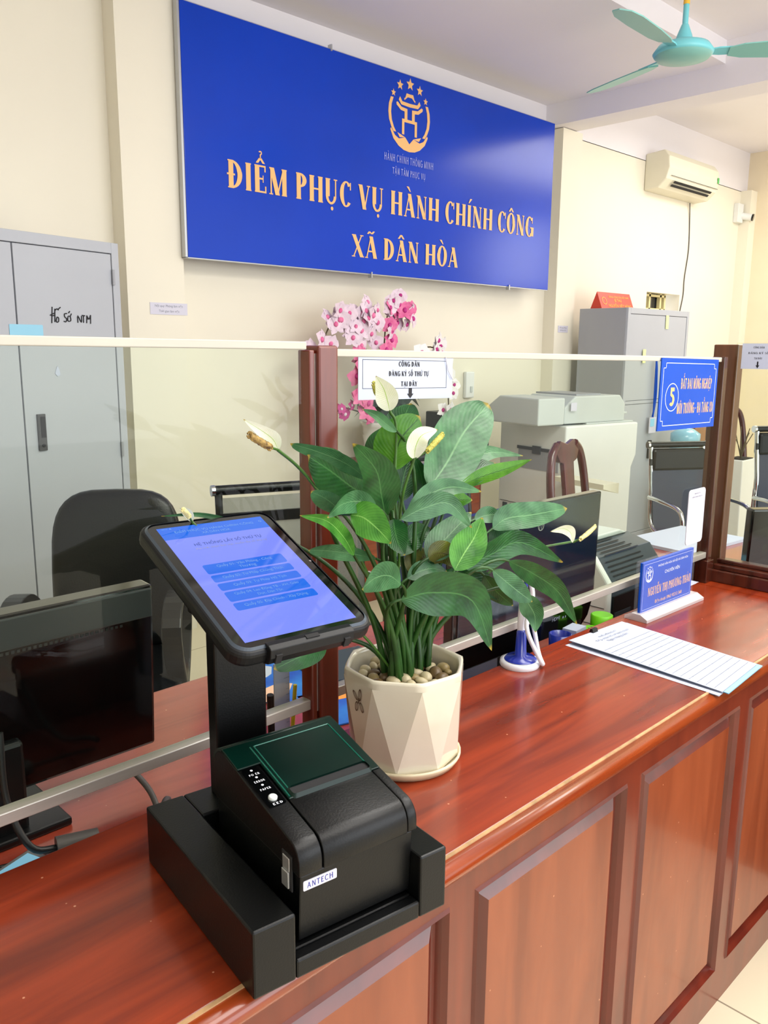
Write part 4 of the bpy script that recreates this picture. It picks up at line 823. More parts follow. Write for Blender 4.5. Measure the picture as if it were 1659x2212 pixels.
for i, (dx, dy, m, z, lb) in enumerate(((-.014, .000, 'paper', .8005, 'lowest white sheet peeping out of the paper stack on the counter'), (.006, -.010, 'paper_blue', .8025, 'pale blue sheet under the lined form on the counter'), (0, .0, 'paper', .8045, 'top white lined registration form on the counter'))):
    nx = 10; m_ = MB(); vs = []
    for a in range(nx+1):
        for b in range(9):
            u, v_ = a/nx, b/8; lo = Vector(pp[0]).lerp(Vector(pp[1]), v_); hi = Vector(pp[3]).lerp(Vector(pp[2]), v_); p = lo.lerp(hi, u)
            vs.append((p.x+dx, p.y+dy, z+.0015*math.sin(u*3)*(i == 2)+(.004*u*(1-v_)*(i > 0)) + .003*max(0, .25-u)))
    m_.add(vs, [(a*9+b, a*9+b+1, (a+1)*9+b+1, (a+1)*9+b) for a in range(nx) for b in range(8)], True)
    m_.add([(x, y, zz-.0016) for x, y, zz in vs], [(a*9+b, (a+1)*9+b, (a+1)*9+b+1, a*9+b+1) for a in range(nx) for b in range(8)], True)
    o = tag(m_.build('paper_sheet', m), lb, 'paper', None)
    if i == 2:
        q = MB(); VV = lambda u, v_: (lambda p: (p.x, p.y, z+.0015*math.sin(u*3)+.004*u*(1-v_)+.003*max(0, .25-u)+.0007))(Vector(pp[0]).lerp(Vector(pp[1]), v_).lerp(Vector(pp[3]).lerp(Vector(pp[2]), v_), u))
        def ln(u0, v0, u1, v1, w=.0006):
            n = 8
            for k in range(n):
                a = Vector(VV(u0+(u1-u0)*k/n, v0+(v1-v0)*k/n)); b = Vector(VV(u0+(u1-u0)*(k+1)/n, v0+(v1-v0)*(k+1)/n)); t = (b-a); s_ = Vector((-t.y, t.x, 0)).normalized()*w
                q.add([tuple(a-s_), tuple(a+s_), tuple(b+s_), tuple(b-s_)], [(0, 1, 2, 3)])
        for k in range(15): ln(.05+k*.05, .03, .05+k*.05, .97, .0004)
        for v_ in (.03, .12, .42, .62, .8, .97): ln(.05, v_, .75, v_, .0003)
        q.build('ruled_lines', 'ink_grey', o)
        q = MB(); Ax = Vector((.215, -.008, 0)).normalized(); Ay = Vector((.03, .34, 0)).normalized()
        for t, u, v_, w in (('PHIẾU ĐĂNG KÝ', .90, .5, .07), ('Tiếp nhận hồ sơ hành chính', .86, .5, .13), ('Ngày tháng năm', .82, .5, .08)):
            p = VV(u, v_); btext(q, t, PM((p[0], p[1], p[2]+.0006), Ax, Ay), w)
        q.build('printed_text', 'ink_grey', o)
bcp = thing('binder_clip', 'small black binder clip at the far corner of the lined form', 'clip', (1.640, .967, .8075)); MB().prism([(-.006, 0), (.006, 0), (.003, .008), (-.003, .008)], -.01, .01, PM((0, 0, 0), (0, 1, 0), (0, 0, 1))).build('clip_body', 'black_plastic', bcp); MB().tube([(-.006, 0, .006), (-.006, .012, .008), (.006, .012, .008), (.006, 0, .006)], .0008, 5).build('clip_wire', 'silver', bcp)

# ---------------------------------------------------------------- kiosk: base box, ticket printer, tablet
KA = math.radians(-8.15)
kb = thing('ticket_kiosk', 'black metal kiosk box with a notch and upright post on the counter', 'kiosk', (.422, .609, .80), KA)
BW, BD, BH = .2536, .2875, .0775
MB().box(0, .050, 0, BD, 0, BH).box(.050, .2145, .016, BD-.002, 0, .022).box(.2145, BW, 0, BD, 0, BH).box(.050, .2145, 0, .016, 0, .022).box(.050, .2145, .228, BD, .022, BH).build('base_box', 'black_powder', kb, .0025)
MB().box(.083, .155, .250, .276, BH-.001, .335).build('post', 'black_powder', kb, .003)
MB().box(.07, .17, .20, .30, .318, .338).build('tablet_bracket', 'black_powder', kb, .003)
tp_ = thing('ticket_printer', 'black receipt printer with a dark green glossy lid sitting in the kiosk box', 'printer', (.422, .609, .80), KA)
PX0, PX1 = .0625, .2170
K = Matrix(((0, 0, 1, 0), (1, 0, 0, 0), (0, 1, 0, 0), (0, 0, 0, 1)))
MB().prism([(.020, .026), (.213, .026), (.213, .105), (.016, .105)], PX0+.002, PX1-.002, K).build('lower_body', 'black_powder', tp_, .002)
def lidprof(o=0):
    p = [(.012-o, .1065)]
    p += [(.012-o+.022*(1-math.cos(a)), .118+(.024+o)*math.sin(a)) for a in [math.radians(k*15) for k in range(6)]]
    p += [(.192, .174+o)]+[(.192+(.022)*math.sin(a), .152+(.022+o)*math.cos(a)) for a in [math.radians(k*18) for k in range(1, 6)]]
    p += [(.214+o*.2, .1065)]; return p
MB().prism(lidprof(), PX0-.001, PX0+.028, K, True).build('left_housing', 'black_powder', tp_, .0015)
MB().prism(lidprof(), PX1-.012, PX1+.001, K, True).build('right_housing', 'black_powder', tp_, .0015)
MB().prism(lidprof(.0008), PX0+.029, PX1-.013, K, True).build('lid', 'black_powder', tp_, .0012)
# top plane: from front shoulder (y=.034,z=.1415) to rear (y=.192,z=.1745)
Tl = math.hypot(.158, .033); TM = PM((PX0, .034, .1420), (1, 0, 0), (0, .158, .033)); PWd = PX1-PX0
gf = MB().prism([(.0285, Tl*.31), (PWd-.001, Tl*.31), (PWd+.0008, Tl*1.0), (-.0008, Tl*1.0), (-.0008, Tl*.74), (.0285, Tl*.74)], 0, .0022, TM)
gf.build('green_film', 'printer_green', tp_, .001)
rear = [(.192+(.0240)*math.sin(a), .152+(.0250)*math.cos(a)) for a in [math.radians(k*15) for k in range(0, 6)]]; rear_in = [(.192+(.0205)*math.sin(a), .152+(.0215)*math.cos(a)) for a in [math.radians(k*15) for k in range(5, -1, -1)]]
MB().prism(rear+rear_in, PX0-.0012, PX1+.0012, K, True).build('green_film_rear', 'printer_green', tp_)
q = MB()
for x in (.031, .036, .142): q.tube([tuple(TM @ Vector((x, Tl*.33, .0022))), tuple(TM @ Vector((x, Tl*.93, .0022)))], .0010, 6)
q.tube([tuple(TM @ Vector((.036, Tl*.93, .0022))), tuple(TM @ Vector((.142, Tl*.93, .0022)))], .0010, 6)
q.build('lid_ridge', 'printer_green_light', tp_)
sl_o = rr(.112, .020, .006, cx=.088, cy=Tl*.36); sl_i = rr(.106, .014, .004, cx=.088, cy=Tl*.36)
q = MB(); n = len(sl_o)
for i in range(n):
    j = (i+1) % n; q.add([(*sl_o[i], .001), (*sl_o[j], .001), (*sl_i[j], .0055), (*sl_i[i], .0055)], [(0, 1, 2, 3)], True, TM); q.add([(*sl_i[i], .0055), (*sl_i[j], .0055), (*sl_i[j], .0025), (*sl_i[i], .0025)], [(0, 1, 2, 3)], True, TM)
q.build('paper_slot_rim', 'printer_green', tp_)
MB().flat(sl_i, .0027, TM).build('paper_slot', 'gap_black', tp_)
MB().prism(rr(.022, .070, .003, cx=.0135, cy=Tl*.51), 0, .0012, TM).build('button_panel', 'black_gloss', tp_)
q = MB()
for t, cy, w in (('POWER', .118, .013), ('ERROR', .100, .013), ('PAPER', .082, .013), ('FEED', .054, .015)):
    pass
for t, v_, w in (('POWER', .640, .0135), ('ERROR', .560, .0135), ('PAPER', .470, .0135), ('FEED', .305, .0150)):
    gtext(q, t, TM @ Matrix.Translation((.0135, Tl*v_, .0012)), w, .0033, .16, .14, False, .0001, .00002, gap=.12, align='c')
for v_ in (.695, .615, .525):
    for p in _A(.0135, Tl*v_, .0016, .0016, .0001, .0001, 0, 360, 12): q.flat(p, .0014, TM)
q.build('panel_lettering', 'letter_white', tp_)
MB().lathe([(.0052, 0), (.0052, .0022), (.004, .003)], 20, TM @ Matrix.Translation((.0135, Tl*.375, .001))).build('feed_button', 'copier_grey', tp_)
MB().box(PX0-.0022, PX0, .026, .047, .082, .124).build('latch_recess', 'gap_black', tp_, .001); MB().box(PX0-.0045, PX0-.0015, .030, .044, .085, .104).box(PX0-.003, PX0-.0015, .030, .044, .104, .120).build('latch_lever', 'silver', tp_, .001)
lm = face_front((PX0+.006, .0165, .092)); MB().prism(rr(.042, .0115, .0015, cx=.021, cy=0), 0, .0009, lm).build('brand_label', 'label_white', tp_)
q = MB(); gtext(q, 'ANTECH', lm @ Matrix.Translation((.021, -.0033, .0009)), .033, .0066, .14, .12, False, .0001, .00002, gap=.12, align='c'); q.build('brand_lettering', 'pen_blue', tp_)
# tablet
tb = bpy.data.objects.new('tablet', None); COL.objects.link(tb)
tb.matrix_world = PM((.6027, .8464, 1.1677), (.9958, -.0901, -.013), (.0885, .9244, .371))
tag(tb, 'black framed touch tablet with a blue queue menu tilted on the kiosk post', 'tablet')
case_o = rr(.200, .282, .024, 8, 0, 0); 
MB().prism(case_o, -.022, -.0015).build('case', 'screen_case', tb, .006, 3)
q = MB(); a_, b_ = rr(.190, .272, .020, 8), rr(.184, .266, .018, 8); n = len(a_)
for i in range(n):
    j = (i+1) % n
    q.add([(*a_[i], -.0015), (*a_[j], -.0015), (*b_[j], .0012), (*b_[i], .0012)], [(0, 1, 2, 3)], True)
q.build('inner_rim', 'rim_blue_grey', tb)
MB().prism(rr(.186, .268, .018, 8), -.006, -.0004).build('front_glass', 'black_gloss', tb)
MB().box(-.0785, .0785, -.122, .122, -.0006, -.0001).build('screen', 'screen_lilac', tb)
scr = [o for o in ALL() if o.parent == tb and o.name.startswith('screen')][-1]
MB().box(-.0785, .0785, .094, .122, -.0001, .0000).build('title_bar', 'screen_blue', scr)
for y0, y1 in ((.010, .030), (-.008, .0065), (-.026, -.0115), (-.049, -.0295), (-.067, -.0525)):
    MB().prism(rr(.116, y1-y0, .003, 4, 0, (y0+y1)/2), -.0001, .0001).build('menu_button', 'screen_blue', scr)
q = MB(); I4 = Matrix.Translation((0, 0, .0002))
T_ = lambda x, y: Matrix.Translation((x, y, .0001))
btext(q, 'ĐIỂM PHỤC VỤ HÀNH CHÍNH CÔNG', T_(0, .1065), .118); btext(q, 'XÃ DÂN HÒA', T_(-.002, .0985), .042)
for t, y, w in (('Quầy 01: Văn Phòng - Công', .0215, .080), ('Thương', .0135, .024), ('Quầy 02: Tư Pháp Chứng Thực', -.0025, .088), ('Quầy 03: Tư Pháp Hộ Tịch', -.0205, .076), ('Quầy 04: Lao Động TB - XH, Giáo', -.0375, .092), ('Dục, Dân Tộc', -.0455, .036), ('Quầy 05: Địa Chính - Xây Dựng', -.0615, .090)):
    b5 = MB(); btext(b5, t, T_(0, y), w); b5.build('button_lettering', 'screen_pale', scr)
btext(q, '09:52  ▲', T_(-.066, .117), .014)
for p in _A(.071, .110, .0022, .0022, .0014, .0014, 0, 360, 14): q.flat(p, .0004)
q.build('pale_lettering', 'screen_pale', scr)
q = MB(); btext(q, 'HỆ THỐNG LẤY SỐ THỨ TỰ', T_(.004, .073), .100); q.build('heading_lettering', 'screen_ink', scr)
q = MB(); btext(q, 'Xin mời chọn lĩnh vực muốn lấy số thứ tự', T_(.004, .064), .106); q.build('small_lettering', 'ink_grey', scr)
cl_ = [(-.137, -.024), (-.146, -.018), (-.149, -.008), (-.146, .002), (-.139, .0035), (-.131, .002), (-.131, -.0005), (-.137, -.0005)]
MB().prism(cl_, -.059, .059, K).build('clamp', 'screen_case', tb, .001)
MB().box(-.052, -.044, -.1502, -.146, -.016, -.004).box(.044, .052, -.1502, -.146, -.016, -.004).box(-.008, .010, -.142, -.136, .0028, .0042).build('clamp_slot', 'gap_black', tb)
for p_ in ((.0895, .0035),): MB().lathe([(.0018, 0), (.0018, .0004)], 12, Matrix.Translation((p_[0], p_[1], -.0004))).build('front_camera', 'chrome', tb)

# ---------------------------------------------------------------- potted peace lily
PC = (.902, .864, .80)
pt = thing('potted_peace_lily', 'green peace lily with white blooms in a faceted cream ceramic pot', 'potted plant', PC)
RB, RT, HP = .0865, .0985, .162
q = MB(); n = 8
bot = [(RB*math.cos(2*PI*(k+.5)/n+.25), RB*math.sin(2*PI*(k+.5)/n+.25), .010) for k in range(n)]
top = [(RT*math.cos(2*PI*k/n+.25), RT*math.sin(2*PI*k/n+.25), HP-.012) for k in range(n)]
rim = [(RT*1.0*math.cos(2*PI*k/n+.25), RT*1.0*math.sin(2*PI*k/n+.25), HP) for k in range(n)]
N2 = 48; inn = []
def octr(a):   # radius blending octagon and circle
    s = (a-.25) % (2*PI/n)-PI/n; return 1/math.cos(s)*math.cos(PI/n)
def ringat(f, r, z): return [(r*(f*octr(2*PI*k/N2)+(1-f))*math.cos(2*PI*k/N2), r*(f*octr(2*PI*k/N2)+(1-f))*math.sin(2*PI*k/N2), z) for k in range(N2)]
q.add(bot+top, [(k, (k+1) % n, n+(k+1) % n) for k in range(n)]+[(k, n+(k+1) % n, n+k) for k in range(n)]+[tuple(range(n-1, -1, -1))], False)
pot_side = q
rings = [ringat(1, RT, HP-.0125), ringat(1, RT, HP-.004), ringat(.9, RT-.001, HP), ringat(.75, RT-.005, HP+.0012), ringat(.6, RT-.009, HP-.001), ringat(.5, RT-.011, HP-.006), ringat(.4, RT-.013, HP-.034)]
vs = [p for r in rings for p in r]
q.add(vs, [(i*N2+k, i*N2+(k+1) % N2, (i+1)*N2+(k+1) % N2, (i+1)*N2+k) for i in range(len(rings)-1) for k in range(N2)], True)
pot = q.build('pot', 'ceramic', pt)
# butterfly printed on the facet that looks towards the kiosk
q = MB(); BM = PM((-.990*.0909-.1426*.002, .143*.0909-.9898*.002, .118), Vector((-.1426, -.9898, 0)), Vector((-.033, .0048, 1)))
def wing(cx, cy, rx, ry, a):
    for p in _A(0, 0, rx, ry, rx*.72, ry*.78, 0, 360, 16): q.flat([(cx+u*math.cos(a)-v_*math.sin(a), cy+u*math.sin(a)+v_*math.cos(a)) for u, v_ in p], .0, BM)
    for k in (-1, 1): q.flat([(cx+u*math.cos(a)-v_*math.sin(a), cy+u*math.sin(a)+v_*math.cos(a)) for u, v_ in _R(k*rx*.25-.0003, -ry*.8, k*rx*.25+.0003, ry*.8)], .0, BM)
wing(-.008, .008, .0036, .0088, .75); wing(.0045, .012, .0042, .0105, -.15); wing(-.005, -.009, .0044, .0085, -.2); wing(.008, -.007, .0042, .0085, .45)
q.flat([(-.0012, -.003), (.0012, -.003), (.002, .005), (0, .006)], .0, BM)
q.build('butterfly_print', 'print_brown', pt)
MB().lathe([(.078, 0), (.086, .002), (.092, .012), (.092, .016), (.089, .016), (.086, .008), (.05, .006)], 40).build('saucer', 'ceramic_rim', pt)
MB().lathe([(.078, HP-.030), (.05, HP-.024), (.01, HP-.020)], 32).build('soil', 'soil', pt)
def blade_mesh(pts, hw, nrm, fold, prof, ns=22, nt=8, ripple=.06, cup=0.0, mat_=None, name='leaf'):
    path = smooth_path(pts, ns//3); ns = len(path)-1; N0 = Vector(nrm); vs = []; uv = []
    ph = random.uniform(0, 6)
    for i, p in enumerate(path):
        s = i/ns; t = (path[min(i+1, ns)]-path[max(i-1, 0)]).normalized(); nn = (N0-t*N0.dot(t)).normalized(); lat = t.cross(nn)
        if prof == 0: w = math.sin(PI*min(1, s)**.82)**.80 if 0 < s < 1 else 0
        else: w = (math.sin(PI*s**1.05)**.55 if 0 < s < 1 else 0)
        w = max(w, .03)*hw
        for j in range(nt+1):
            a = -1+2*j/nt
            rp_ = ripple*hw*math.sin(9*s+ph+(2.1 if a > 0 else 0))*abs(a)**2
            q_ = p+lat*(a*w)+nn*((abs(a)**1.3)*fold*w+rp_-cup*w*(1-a*a))
            vs.append(tuple(q_)); uv.append((s, a))
    fs = [(i*(nt+1)+j, i*(nt+1)+j+1, (i+1)*(nt+1)+j+1, (i+1)*(nt+1)+j) for i in range(ns) for j in range(nt)]
    m = MB().add([(x-PC[0], y-PC[1], z-PC[2]) for x, y, z in vs], fs, True); o = m.build(name, mat_, pt)
    ul = o.data.uv_layers.new(name='UVMap')
    for lp_ in o.data.loops: ul.data[lp_.index].uv = uv[lp_.vertex_index]
    return o
def loc(p): return (p[0]-PC[0], p[1]-PC[1], p[2]-PC[2])
LEAVES = [
('a', [[0.9922, 0.9, 1.2267], [1.0446, 0.91, 1.2612], [1.1024, 0.92, 1.311], [1.1764, 0.93, 1.3516]], 0.0491, [-0.229, -0.814, 0.534], 0.12, 1, 1, [0.9292, 0.8662, 0.945]),
('b', [[0.965, 0.95, 1.2719], [0.9777, 0.9567, 1.3046], [0.995, 0.9633, 1.3337], [1.017, 0.97, 1.3576]], 0.0303, [-0.744, -0.389, 0.543], 0.2, 1, 0, [0.919, 0.866, 0.945]),
('c', [[0.8862, 0.88, 1.2667], [0.8841, 0.8733, 1.2901], [0.8917, 0.8667, 1.3179], [0.9244, 0.86, 1.3477]], 0.0359, [-0.52, -0.854, 0.034], -0.1, 1, 2, [0.9028, 0.8674, 0.945]),
('d', [[0.8739, 0.86, 1.3286], [0.8461, 0.8533, 1.3409], [0.8182, 0.8467, 1.3553], [0.786, 0.84, 1.3663]], 0.0084, [0.193, -0.979, -0.069], 0.25, 0, 1, [0.904, 0.8557, 0.945]),
('e', [[0.916, 0.92, 1.2645], [0.9028, 0.9233, 1.2836], [0.9038, 0.9267, 1.3086], [0.9231, 0.93, 1.3288]], 0.024, [-0.928, -0.338, 0.155], 0.15, 0, 0, [0.9065, 0.8594, 0.945]),
('f', [[0.8325, 0.84, 1.2079], [0.8107, 0.8267, 1.2449], [0.7866, 0.8133, 1.285], [0.7322, 0.8, 1.3265]], 0.0289, [-0.21, -0.859, -0.467], 0.15, 0, 0, [0.8771, 0.8627, 0.945]),
('g', [[0.8179, 0.86, 1.2614], [0.7667, 0.85, 1.2907], [0.7083, 0.84, 1.3131], [0.6519, 0.83, 1.3298]], 0.013, [-0.137, -0.742, -0.656], 0.2, 1, 1, [0.8775, 0.866, 0.945]),
('h', [[0.8229, 0.87, 1.2378], [0.7845, 0.86, 1.2556], [0.737, 0.85, 1.2839], [0.6885, 0.84, 1.3099]], 0.0339, [0.201, -0.979, -0.033], -0.15, 1, 0, [0.8814, 0.883, 0.945]),
('i', [[0.7271, 0.82, 1.2337], [0.7045, 0.81, 1.2487], [0.6802, 0.8, 1.2615], [0.6522, 0.79, 1.2732]], 0.0145, [-0.035, -0.763, -0.645], 0.2, 1, 1, [0.8777, 0.8491, 0.945]),
('j', [[0.7741, 0.8, 1.2361], [0.7299, 0.7867, 1.2518], [0.6881, 0.7733, 1.2546], [0.6526, 0.76, 1.2448]], 0.0152, [0.306, -0.948, -0.084], 0.2, 0, 1, [0.8729, 0.8601, 0.945]),
('k', [[0.719, 0.79, 1.2348], [0.7258, 0.7733, 1.2327], [0.7349, 0.7567, 1.2193], [0.7439, 0.74, 1.201]], 0.0232, [-0.797, -0.556, 0.235], 0.12, 0, 3, [0.8686, 0.8763, 0.945]),
('l', [[0.734, 0.8, 1.1755], [0.706, 0.79, 1.2071], [0.6683, 0.78, 1.2355], [0.6173, 0.77, 1.251]], 0.0101, [0.122, -0.973, -0.198], 0.35, 0, 3, [0.8705, 0.8462, 0.945]),
('m', [[0.8328, 0.86, 1.1425], [0.7768, 0.8467, 1.1615], [0.7178, 0.8333, 1.1786], [0.6713, 0.82, 1.19]], 0.0115, [0.143, -0.941, -0.307], 0.2, 1, 1, [0.8822, 0.8628, 0.945]),
('n', [[0.8084, 0.8, 1.2153], [0.7978, 0.7867, 1.2032], [0.7909, 0.7733, 1.1889], [0.7901, 0.76, 1.1733]], 0.0175, [-0.631, -0.405, 0.661], 0.2, 0, 0, [0.866, 0.8553, 0.945]),
('o', [[0.8042, 0.78, 1.126], [0.7687, 0.7667, 1.1474], [0.7297, 0.7533, 1.1551], [0.6925, 0.74, 1.1504]], 0.0199, [0.33, -0.943, -0.038], 0.15, 1, 1, [0.87, 0.8639, 0.945]),
('p', [[0.8252, 0.8, 1.0948], [0.8786, 0.7867, 1.0971], [0.954, 0.7733, 1.0714], [0.9891, 0.76, 0.9863]], 0.0345, [-0.265, -0.963, -0.046], 0.18, 0, 0, [0.8776, 0.8643, 0.945]),
('q', [[1.0843, 0.84, 1.1542], [1.1139, 0.8333, 1.1685], [1.1774, 0.8267, 1.1672], [1.2745, 0.82, 1.167]], 0.0243, [-0.124, -0.852, 0.508], 0.15, 1, 1, [0.9439, 0.8567, 0.945]),
('r', [[1.0441, 0.88, 1.2258], [1.1005, 0.88, 1.2355], [1.1708, 0.88, 1.243], [1.2445, 0.88, 1.2521]], 0.0143, [-0.005, -0.999, 0.037], -0.2, 0, 2, [0.9277, 0.8622, 0.945]),
('s', [[0.876, 0.84, 1.2089], [0.9233, 0.84, 1.2298], [0.9765, 0.84, 1.2367], [1.0517, 0.84, 1.2207]], 0.0166, [-0.033, -0.874, 0.484], 0.2, 0, 1, [0.9014, 0.8575, 0.945]),
('t', [[0.8335, 0.81, 1.2096], [0.8699, 0.8, 1.2224], [0.9141, 0.79, 1.225], [0.9559, 0.78, 1.1843]], 0.0179, [-0.217, -0.971, 0.1], 0.15, 0, 1, [0.8908, 0.852, 0.945]),
('u', [[0.9422, 0.8, 1.1165], [0.9643, 0.8, 1.1397], [0.9879, 0.8, 1.1616], [1.0059, 0.8, 1.19]], 0.0267, [-0.529, -0.715, 0.458], 0.15, 0, 3, [0.9079, 0.8636, 0.945]),
('v', [[0.926, 0.84, 1.1263], [0.9522, 0.84, 1.147], [0.9901, 0.84, 1.1696], [1.0271, 0.84, 1.1902]], 0.0258, [-0.423, -0.61, 0.67], 0.15, 0, 1, [0.9039, 0.8587, 0.945]),
('w', [[0.9859, 0.82, 1.1089], [1.0473, 0.8133, 1.1208], [1.1191, 0.8067, 1.1306], [1.2375, 0.8, 1.0764]], 0.0244, [-0.073, -0.996, 0.052], 0.15, 0, 0, [0.9296, 0.8694, 0.945]),
('x', [[1.0871, 0.85, 1.1282], [1.114, 0.8467, 1.1358], [1.1419, 0.8433, 1.1386], [1.1716, 0.84, 1.1247]], 0.0233, [-0.071, -0.808, 0.585], 0.15, 0, 1, [0.9322, 0.8632, 0.945]),
('y', [[1.0606, 0.86, 1.1702], [1.0844, 0.8567, 1.1738], [1.1078, 0.8533, 1.1727], [1.1321, 0.85, 1.165]], 0.015, [-0.08, -0.847, 0.526], 0.15, 0, 1, [0.941, 0.8678, 0.945]),
('z', [[1.0786, 0.8, 1.107], [1.142, 0.7967, 1.0753], [1.2171, 0.7933, 1.028], [1.2797, 0.79, 0.9541]], 0.0203, [-0.282, -0.907, -0.312], 0.2, 0, 0, [0.9305, 0.875, 0.945]),
('A', [[1.0233, 0.79, 1.1035], [1.0534, 0.7833, 1.0791], [1.0832, 0.7767, 1.0558], [1.1074, 0.77, 1.038]], 0.0192, [-0.148, -0.983, 0.11], 0.2, 0, 1, [0.9269, 0.8653, 0.945]),
('B', [[1.0989, 0.785, 1.0483], [1.1114, 0.78, 1.0308], [1.123, 0.775, 1.0091], [1.1206, 0.77, 0.9816]], 0.0186, [-0.72, -0.689, -0.08], 0.2, 0, 1, [0.9349, 0.8639, 0.945]),
('C', [[1.052, 0.83, 1.0823], [1.0737, 0.8267, 1.0564], [1.0997, 0.8233, 1.034], [1.1223, 0.82, 1.0167]], 0.0169, [-0.541, -0.695, -0.473], 0.2, 0, 0, [0.9294, 0.8662, 0.945]),
('D', [[0.9819, 0.85, 1.093], [1.0205, 0.8433, 1.0832], [1.0613, 0.8367, 1.0632], [1.0958, 0.83, 1.0308]], 0.0238, [-0.085, -0.983, 0.16], 0.15, 0, 0, [0.9232, 0.8597, 0.945]),
('E', [[0.9149, 0.83, 1.1353], [0.9321, 0.8267, 1.1402], [0.9534, 0.8233, 1.1335], [0.9724, 0.82, 1.1099]], 0.0201, [-0.244, -0.953, -0.178], -0.2, 0, 4, [0.899, 0.8764, 0.945]),
('F', [[0.906, 0.86, 1.1053], [0.9193, 0.86, 1.1162], [0.9371, 0.86, 1.1273], [0.9552, 0.86, 1.137]], 0.0222, [-0.205, -0.926, 0.318], -0.2, 0, 4, [0.8996, 0.8746, 0.945]),
('G', [[0.9821, 0.87, 1.1963], [1.0066, 0.87, 1.2046], [1.0319, 0.87, 1.2053], [1.0653, 0.87, 1.2012]], 0.0193, [0.001, -1.0, -0.009], -0.2, 0, 2, [0.9273, 0.8628, 0.945]),
('H', [[0.9996, 0.93, 1.1972], [1.0105, 0.9333, 1.2229], [1.009, 0.9367, 1.2461], [0.9973, 0.94, 1.274]], 0.0139, [-0.281, -0.953, 0.116], 0.3, 0, 0, [0.9345, 0.8658, 0.945]),
('I', [[0.9726, 0.95, 1.1978], [0.9822, 0.9533, 1.2235], [0.9941, 0.9567, 1.2493], [1.0149, 0.96, 1.2784]], 0.0237, [-0.353, -0.888, 0.295], 0.1, 0, 0, [0.924, 0.8511, 0.945]),
('J', [[1.0514, 0.92, 1.224], [1.0989, 0.92, 1.2472], [1.1681, 0.92, 1.2672], [1.2725, 0.92, 1.2526]], 0.0178, [-0.084, -0.758, 0.647], 0.2, 0, 1, [0.9324, 0.8709, 0.945]),
('K', [[0.7697, 0.9, 1.0171], [0.7417, 0.8933, 1.0145], [0.706, 0.8867, 1.0143], [0.6573, 0.88, 1.0115]], 0.0187, [0.144, -0.913, 0.381], 0.15, 1, 0, [0.875, 0.8727, 0.945]),
('M', [[0.7359, 0.97, 1.172], [0.6616, 0.9683, 1.204], [0.6008, 0.9667, 1.2245], [0.5426, 0.965, 1.2308]], 0.0039, [0.038, -0.998, 0.04], 0.2, 0, 0, [0.8821, 0.8679, 0.945]),
('N', [[1.0585, 0.9, 1.2138], [1.0879, 0.9, 1.2344], [1.1247, 0.9, 1.2469], [1.1633, 0.9, 1.2515]], 0.0228, [-0.25, -0.674, 0.695], 0.15, 0, 0, [0.9433, 0.8518, 0.945]),
('P', [[0.8799, 0.87, 1.1375], [0.9137, 0.8733, 1.1534], [0.9434, 0.8767, 1.1631], [0.9742, 0.88, 1.1655]], 0.0195, [-0.031, -0.903, 0.427], 0.2, 0, 0, [0.894, 0.8439, 0.945]),
('Q', [[0.8592, 0.9, 1.2009], [0.8525, 0.9033, 1.2192], [0.8604, 0.9067, 1.2356], [0.8832, 0.91, 1.2507]], 0.0189, [-0.461, -0.801, 0.382], 0.2, 0, 0, [0.8935, 0.8647, 0.945]),
('R', [[0.9776, 0.87, 1.0507], [1.0134, 0.8667, 1.0663], [1.0508, 0.8633, 1.0733], [1.0963, 0.86, 1.0695]], 0.0173, [-0.168, -0.706, 0.688], 0.2, 0, 0, [0.936, 0.8605, 0.945]),
('T', [[0.88, 0.84, 1.107], [0.9018, 0.8367, 1.1145], [0.9296, 0.8333, 1.1151], [0.9587, 0.83, 1.1052]], 0.015, [-0.092, -0.826, 0.556], 0.2, 0, 1, [0.8834, 0.8746, 0.945]),
('O', [[0.9387, 0.86, 1.0611], [0.9769, 0.86, 1.0749], [1.0229, 0.86, 1.0754], [1.072, 0.86, 1.0561]], 0.0189, [0.004, -0.993, 0.12], 0.1, 0, 0, [0.9041, 0.8522, 0.945])]
